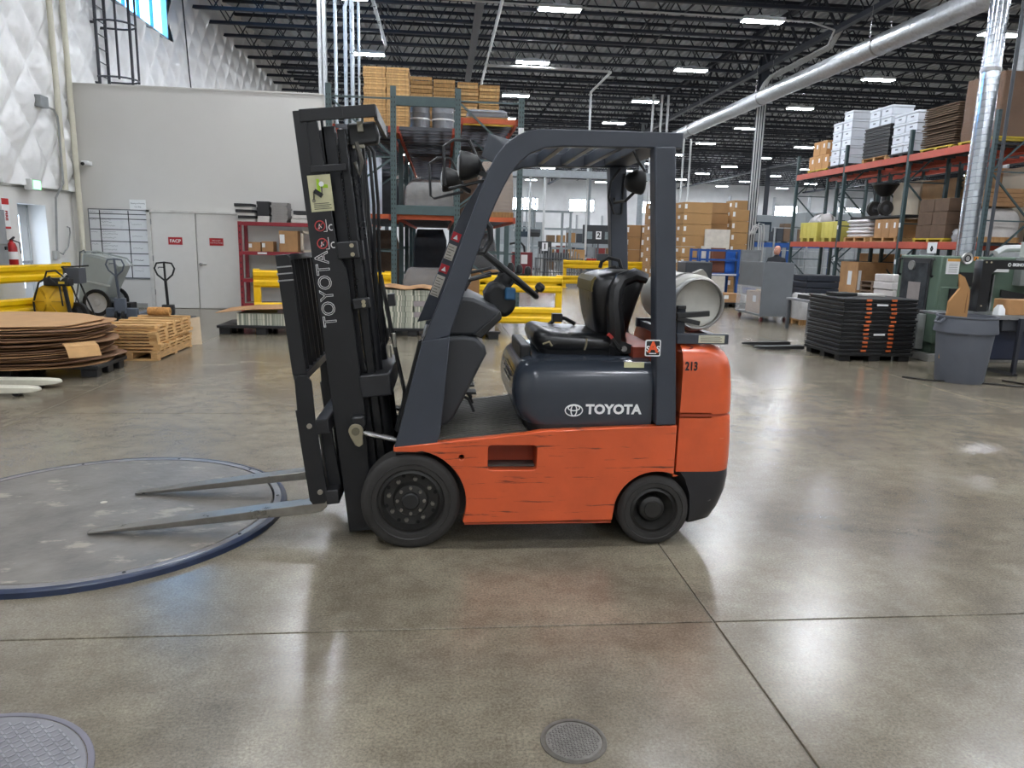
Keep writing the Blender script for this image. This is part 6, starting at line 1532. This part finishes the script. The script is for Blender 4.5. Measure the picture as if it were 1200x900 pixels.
# ------------------------------------------------------------------ middle distance
def build_far():
    random.seed(77)
    km = M('a98457', .85, 0, .08, 2); km2 = M('9c7850', .85, 0, .08, 2)
    def col(x, y, w, d, h, n, what, m, z0=.14):
        wood_pallet('wooden_pallet', 'wooden pallet under the %s carton column' % what, (x, y, 0), 0, w, d)
        for k in range(n): carton('large brown carton in the %s column of the carton wall, %s up' % (what, ORD[k]), (x+random.uniform(-.006, .006), y, z0-.009+h*k), w, d, h-.012, random.uniform(-.008, .008), 'cartons of the carton wall', m)
    col(9.05, 26.3, 1.05, 1.1, .388, 8, 'tallest', km)
    col(8.1, 27.3, .78, 1.0, .388, 8, 'left', km2)
    col(10.3, 27.6, .9, .9, .40, 8, 'middle', km2)
    col(11.05, 27.2, .65, .9, .42, 7, 'right', km)
    col(12.6, 30.6, .95, .9, .5, 7, 'farthest right', km)
    solo(G().box(-.45, .45, -.05, .05, 0, 2.3), 'pale_board', M('cfc9bd', .6), 'tall pale board leaning before the carton wall', 'board', (9.75, 25.55, 0)); 
    for j in range(2):
        for k in range(5): carton('brown carton in the low pile behind the seat, %s column, %s up' % (('left', 'right')[j], ORD[k]), (7.85+.66*j, 30.3, .5*k), .62, .8, .49, random.uniform(-.03, .03), 'cartons behind the seat', km2)
    solo(G().loft([[(-.2, -.1, 0), (.2, -.1, 0), (.2, .1, 0), (-.2, .1, 0)], [(-.12, -.08, 1.6), (.16, -.08, 1.6), (.16, .08, 1.6), (-.12, .08, 1.6)]]), 'white_hopper', M('d2d4d8', .4), 'tall white hopper left of the low carton pile', 'hopper', (7.2, 30.0, 0))
    # blue cart
    bm = M('1f4f94', .45, 0, .1)
    A = thing('blue_cart', 'blue frame cart with panels in front of the carton wall', 'cart', (8.4, 22, 0), world=True)
    for x in (7.78, 8.02, 9.0):
        for y in (21.7, 22.5): G().box(x-.035, x+.035, y-.035, y+.035, .1, 1.62).build('cart_post', bm, A)
    for z in (.86, 1.3, 1.58):
        for y in (21.7, 22.5): G().box(7.8, 9.0, y-.02, y+.02, z-.03, z+.03).build('cart_rail', bm, A)
    G().box(7.75, 9.05, 21.65, 22.55, .82, .9).build('cart_deck', bm, A); G().box(8.0, 8.95, 21.64, 21.65, .84, .88).build('cart_print', WHITEP, A)
    for x in (7.9, 8.9):
        for y in (21.75, 22.45): G().cyl((x-.025, y, .06), (x+.025, y, .06), .06, n=12).build('caster_wheel', BLACKP, A)
    solo(G().box(-.2, .2, -.1, .1, 0, .75), 'brown_board', M('7d4b33', .6), 'red-brown board standing on the blue cart', 'board', (8.5, 22.1, .901))
    solo(G().box(-.16, .16, -.12, .12, 0, .66), 'blue_bin', M('2a64b8', .4), 'blue bin standing on the blue cart', 'bin', (8.87, 22.1, .901), bev=.02)
    solo(G().box(-.2, .2, -.06, .06, 0, .8), 'white_board', M('cfcac0', .6), 'white board standing on the blue cart', 'board', (8.24, 22.3, .901))
    A = thing('grey_bin', 'grey plastic bin beside the blue cart', 'bin', (9.4, 22.0, 0))
    g = G(); g.loft([[(x*s, y*s, z) for x, y in rrect(-.32, .32, -.3, .3, .06, 3)] for s, z in ((.8, .1), (1, 1.55), (1.05, 1.56), (1.05, 1.62), (.9, 1.62))]); g.build('bin_body', M('85898c', .5), A)
    for x in (-.2, .2): G().cyl((x, -.2, .06), (x, .2, .06), .06, n=12).build('bin_wheel', BLACKP, A)
    plastic_pallet('black pallet under the blue motor in front of the blue cart', (8.55, 20.5, 0), 0, 1.3, 1.0, .14)
    carton('flat brown carton on the black pallet with the blue motor', (8.2, 20.3, .141), .5, .6, .25, 0, None, KRAFT); carton('flat white carton on the black pallet with the blue motor', (8.85, 20.2, .141), .55, .5, .22, 0, None, M('c9c8c6', .6), False)
    A = thing('electric_motor', 'blue and yellow motor set on a carton before the blue cart', 'motor', (8.85, 20.25, .363))
    g = G(T(-.2, 0, .2) @ Matrix.Rotation(PI/2, 4, 'Y')); g.lathe([(0, 0), (.17, 0), (.17, .28), (.1, .3), (0, .3)], 18); g.build('motor_body', M('223a78', .4), A)
    g = G(T(.1, 0, .2) @ Matrix.Rotation(PI/2, 4, 'Y')); g.lathe([(0, 0), (.1, 0), (.1, .1), (.06, .12), (.06, .2), (0, .2)], 18); g.build('coupling', M('c9a01e', .4), A); G().box(-.2, .15, -.12, .12, 0, .04).build('motor_foot', BLACK, A)
    for k in range(2): solo(G().box(-.4, .4, -.4, .4, 0, .62), 'dark_tub', M('35383d', .5), 'dark grey tub left of the blue motor, %s' % ('lower', 'upper')[k], 'tub', (7.4, 21.0, .63*k), 0, 'dark grey tubs', bev=.04)
    # tooling rods and red cabinet
    A = thing('rod_rack', 'rack of upright grey steel rods far behind the guard rail', 'rack', (5.1, 32, 0))
    for k in range(16): G().cyl((-.9+.12*k, .05*(k % 3), .1), (-.9+.12*k, .05*(k % 3), 1.5-.08*(k % 4)), .03, n=8).build('rod', M('8d9092', .4, .5), A)
    for z in (.4, 1.0): G().box(-1, 1.05, -.08, .16, z, z+.04).build('rod_rail', M('55585c', .5), A)
    for x in (-1, 1.05): G().box(x-.03, x+.03, -.08, .16, 0, 1.05).build('rod_post', M('55585c', .5), A)
    A = thing('tool_cabinet', 'dark red tool cabinet far behind the steering wheel', 'cabinet', (3.15, 29, 0))
    G().box(-.4, .4, -.25, .25, .08, 1.3).build('cabinet_box', M('6d1a1f', .4, 0, .08), A, bev=.01)
    for k in range(4): G().box(-.36, .36, -.262, -.25, .15+.27*k, .39+.27*k).build('drawer', M('74202a', .4), A, bev=.006)
    G().box(-.05, .2, -.265, -.262, .85, 1.2).build('pinned_sheet', WHITEP, A)
    for x in (-.33, .33): G().cyl((x-.03, 0, .04), (x+.03, 0, .04), .04, n=10).build('caster_wheel', BLACKP, A)
    solo(G().loft([[(x*s, y*s, z) for x, y in rrect(-.4, .4, -.3, .3, .1, 3)] for s, z in ((1, 0), (1.05, .15), (.8, .3), (.3, .4))]), 'orange_tarp', M('c8552c', .6), 'bright orange bundle on the floor beside the red tool cabinet', 'bundle', (3.9, 27.5, .0))
    # frames and screens of the far machines
    A = thing('machine_frame', 'tall grey machine frame far behind the racking with pipes and a shelf', 'machine', (4.2, 35, 0))
    fm = M('8b9497', .45, .4)
    for x in (-1.0, .1, 1.5, 1.9): G().box(x-.05, x+.05, -.05, .05, 0, 3.1).build('frame_post', fm, A)
    for z in (1.4, 2.3, 3.1): G().box(-1.1, 2.0, -.04, .04, z, z+.1).build('frame_beam', fm, A)
    for k in range(6): G().cyl((-.8+.2*k, .1, 2.2), (-.8+.2*k, .1, 4.2-.2*(k % 3)), .04, n=8).build('frame_pipe', GALV, A)
    G().box(-.1, .45, -.2, .2, 2.0, 2.3).build('drive_unit', M('3e4145', .5), A); G().box(-.05, .4, -.22, -.2, 1.95, 2.15).build('drive_cover', BLACKP, A)
    G().tube([(-1.0, -.1, 1.6), (-.5, -.1, 1.7), (-.3, -.1, 1.5), (-.25, -.1, .9)], .05, 8).build('hose', BLACKP, A)
    def screen(x, y, w, h, z, num, lab):
        A = thing('screen_board', lab, 'screen', (x, y, 0))
        G().box(-.04, .04, -.04, .04, 0, z).build('stand', M('55585c', .5), A); G().box(-.25, .25, -.2, .2, 0, .03).build('stand_base', M('55585c', .5), A)
        b = G().box(-w/2, w/2, -.05, .05, z, z+h).build('board', M('2c3034', .4), A, bev=.01)
        if w > .8:
            for s in (-1, 1): G().box(s*w*.28-.12, s*w*.28+.12, -.056, -.05, z+h*.25, z+h*.65).build('display', M('7c8a8c', .3), b)
        G().box(-.13, .13, -.07, -.058, z+h*.25, z+h*.25+.36).build('number_card', WHITEP, b); text(num, .34, FY(0, -.072, z+h*.25+.18), BLACKP, b, off=.01)
    screen(7.3, 34.2, 1.5, .86, 1.7, '2', 'dark double screen board with the number 2 far back by the seat')
    screen(4.55, 32.55, .6, .55, 1.2, '1', 'small dark screen board with the number 1 far back')
    carton('brown carton on the grey bench far behind the guard rail', (6.1, 33.2, .921), .7, .5, .5, 0, None, km)
    A = thing('work_bench', 'long grey bench with dark bins far behind the guard rail', 'bench', (6.3, 33.3, 0))
    G().box(-1.6, 1.8, -.4, .4, .86, .92).build('bench_top', M('73777a', .5), A)
    for x in (-1.5, 0, 1.7):
        for y in (-.35, .35): G().box(x-.04, x+.04, y-.04, y+.04, 0, .86).build('leg', M('55585c', .5), A)
    for k in range(3): solo(G().box(-.25, .25, -.2, .2, 0, .34), 'dark_bin', M('393d42', .5), 'dark bin on the far grey bench, %s from the left' % ORD[k], 'bin', (4.95+.3*k*1.8 if k < 2 else 7.3, 33.2, .921), 0, 'dark bins on the far bench', bev=.01)
    for k in range(5): solo(G().box(-.1, .1, -.08, .08, 0, .12), 'red_bin', M('a32a24', .5), 'small red bin on the far grey bench, %s from the left' % ORD[k], 'bin', (6.7+.22*k, 33.25, .921), 0, 'small red bins on the far bench')
    A = thing('parts_shelf', 'grey parts shelving unit far behind the double screen board', 'shelf', (7.2, 38, 0))
    for x in (-2, -.7, .7, 2):
        for y in (-.3, .3): G().box(x-.03, x+.03, y-.03, y+.03, 0, 2.5).build('shelf_post', M('6d7376', .5, .2), A)
    for z in (.3, 1.0, 1.7, 2.4): G().box(-2.03, 2.03, -.33, .33, z, z+.04).build('shelf_deck', M('787e81', .5, .2), A)
    random.seed(6); k = 0
    for z, row in ((.341, 'bottom'), (1.041, 'second'), (1.741, 'third')):
        for i in range(7):
            solo(G().box(-.2, .2, -.25, .25, 0, random.uniform(.25, .55)), 'shelf_bin', M(random.choice(['6b5640', '35393f', '8b8f91', '9a7448', '7a2a26', '44586e']), .6), 'small bin on the %s deck of the far parts shelving, %s from the left' % (row, ORD[i]), 'bin', (5.6+.53*i, 38, z), 0, 'bins on the far parts shelving')
    # grey machines deep in the hall
    def machine(x, y, w, d, h, label, m=None):
        A = thing('grey_machine', label, 'machine', (x, y, 0))
        m = m or M('8e9497', .45, .2, .06, 2)
        G().box(-w/2, w/2, -d/2, d/2, .1, h*.6).build('machine_body', m, A, bev=.03); G().box(-w/2+.2, w/2-.3, -d/2+.2, d/2-.2, h*.6, h).build('machine_tower', m, A, bev=.03)
        G().box(-w/2-.02, w/2+.02, -d/2-.02, d/2+.02, 0, .1).build('machine_plinth', M('3f4246', .5), A)
        for k in range(3): G().box(-w/2+.15+k*w/3.2, -w/2+.15+k*w/3.2+w/4.2, -d/2-.02, -d/2, .2, h*.52).build('machine_panel', M('a2a8ab', .45, .2), A, bev=.01)
        G().box(-w*.1, w*.15, -d/2+.18, -d/2+.2, h*.68, h*.9).build('machine_window', M('2e3a44', .2), A)
        for s in (-.3, .25): G().cyl((w*s, 0, h), (w*s, 0, h+.9), .08, n=10).build('exhaust_pipe', GALV, A)
    machine(15.5, 36, 4.2, 2, 3.3, 'wide pale machine deep in the hall left of the red beam rack')
    machine(20.5, 38, 3.6, 2, 3.6, 'pale machine deep in the hall seen through the red beam rack')
    machine(9.5, 47, 3, 2, 2.6, 'pale machine far beyond the low carton pile'); machine(5.0, 48, 3.5, 2, 3.0, 'pale machine far beyond the tall machine frame'); machine(13.5, 52, 4, 2, 3.0, 'grey machine far back under the windows'); machine(25.5, 44, 4, 2, 4.0, 'tall machine far right behind the racks'); machine(31, 50, 5, 2, 3.6, 'long machine in the far right corner')
    A = thing('conveyor', 'long blue edged conveyor deep in the hall left of the red beam rack', 'conveyor', (15.6, 32.5, 0))
    G().box(-2, 2.6, -.4, .4, 1.75, 1.95).build('conveyor_bed', bm, A)
    for x in (-1.9, 0, 2.4):
        for y in (-.35, .35): G().box(x-.05, x+.05, y-.05, y+.05, 0, 1.75).build('leg', bm, A)
    for k in range(10): G().cyl((-1.9+.46*k, -.38, 1.97), (-1.9+.46*k, .38, 1.97), .04, n=8).build('roller', STEEL, A)
    random.seed(2)
    for k in range(12): solo(G().box(-.15, .15, -.25, .25, 0, random.uniform(.3, .8)), 'small_part_bin', M(random.choice(['5d6468', '3b4046', '8a8f92', '6e5a48']), .5), 'small bin on the blue edged conveyor or its bench, %s from the left' % ORD[k], 'bin', (13.9+.33*k, 32.5, 2.011), 0, 'small bins on the blue conveyor')
    A = thing('cage_fence', 'grey mesh cage deep in the hall left of the red beam rack', 'fence', (16.5, 30.8, 0))
    for k in range(7): G().box(-2.2+.75*k-.03, -2.2+.75*k+.03, -.03, .03, 0, 2.6).build('fence_post', GALV, A)
    for z in (.2, .9, 1.6, 2.55): G().box(-2.2, 2.3, -.015, .015, z, z+.04).build('fence_rail', GALV, A)
build_far(); nocopy()
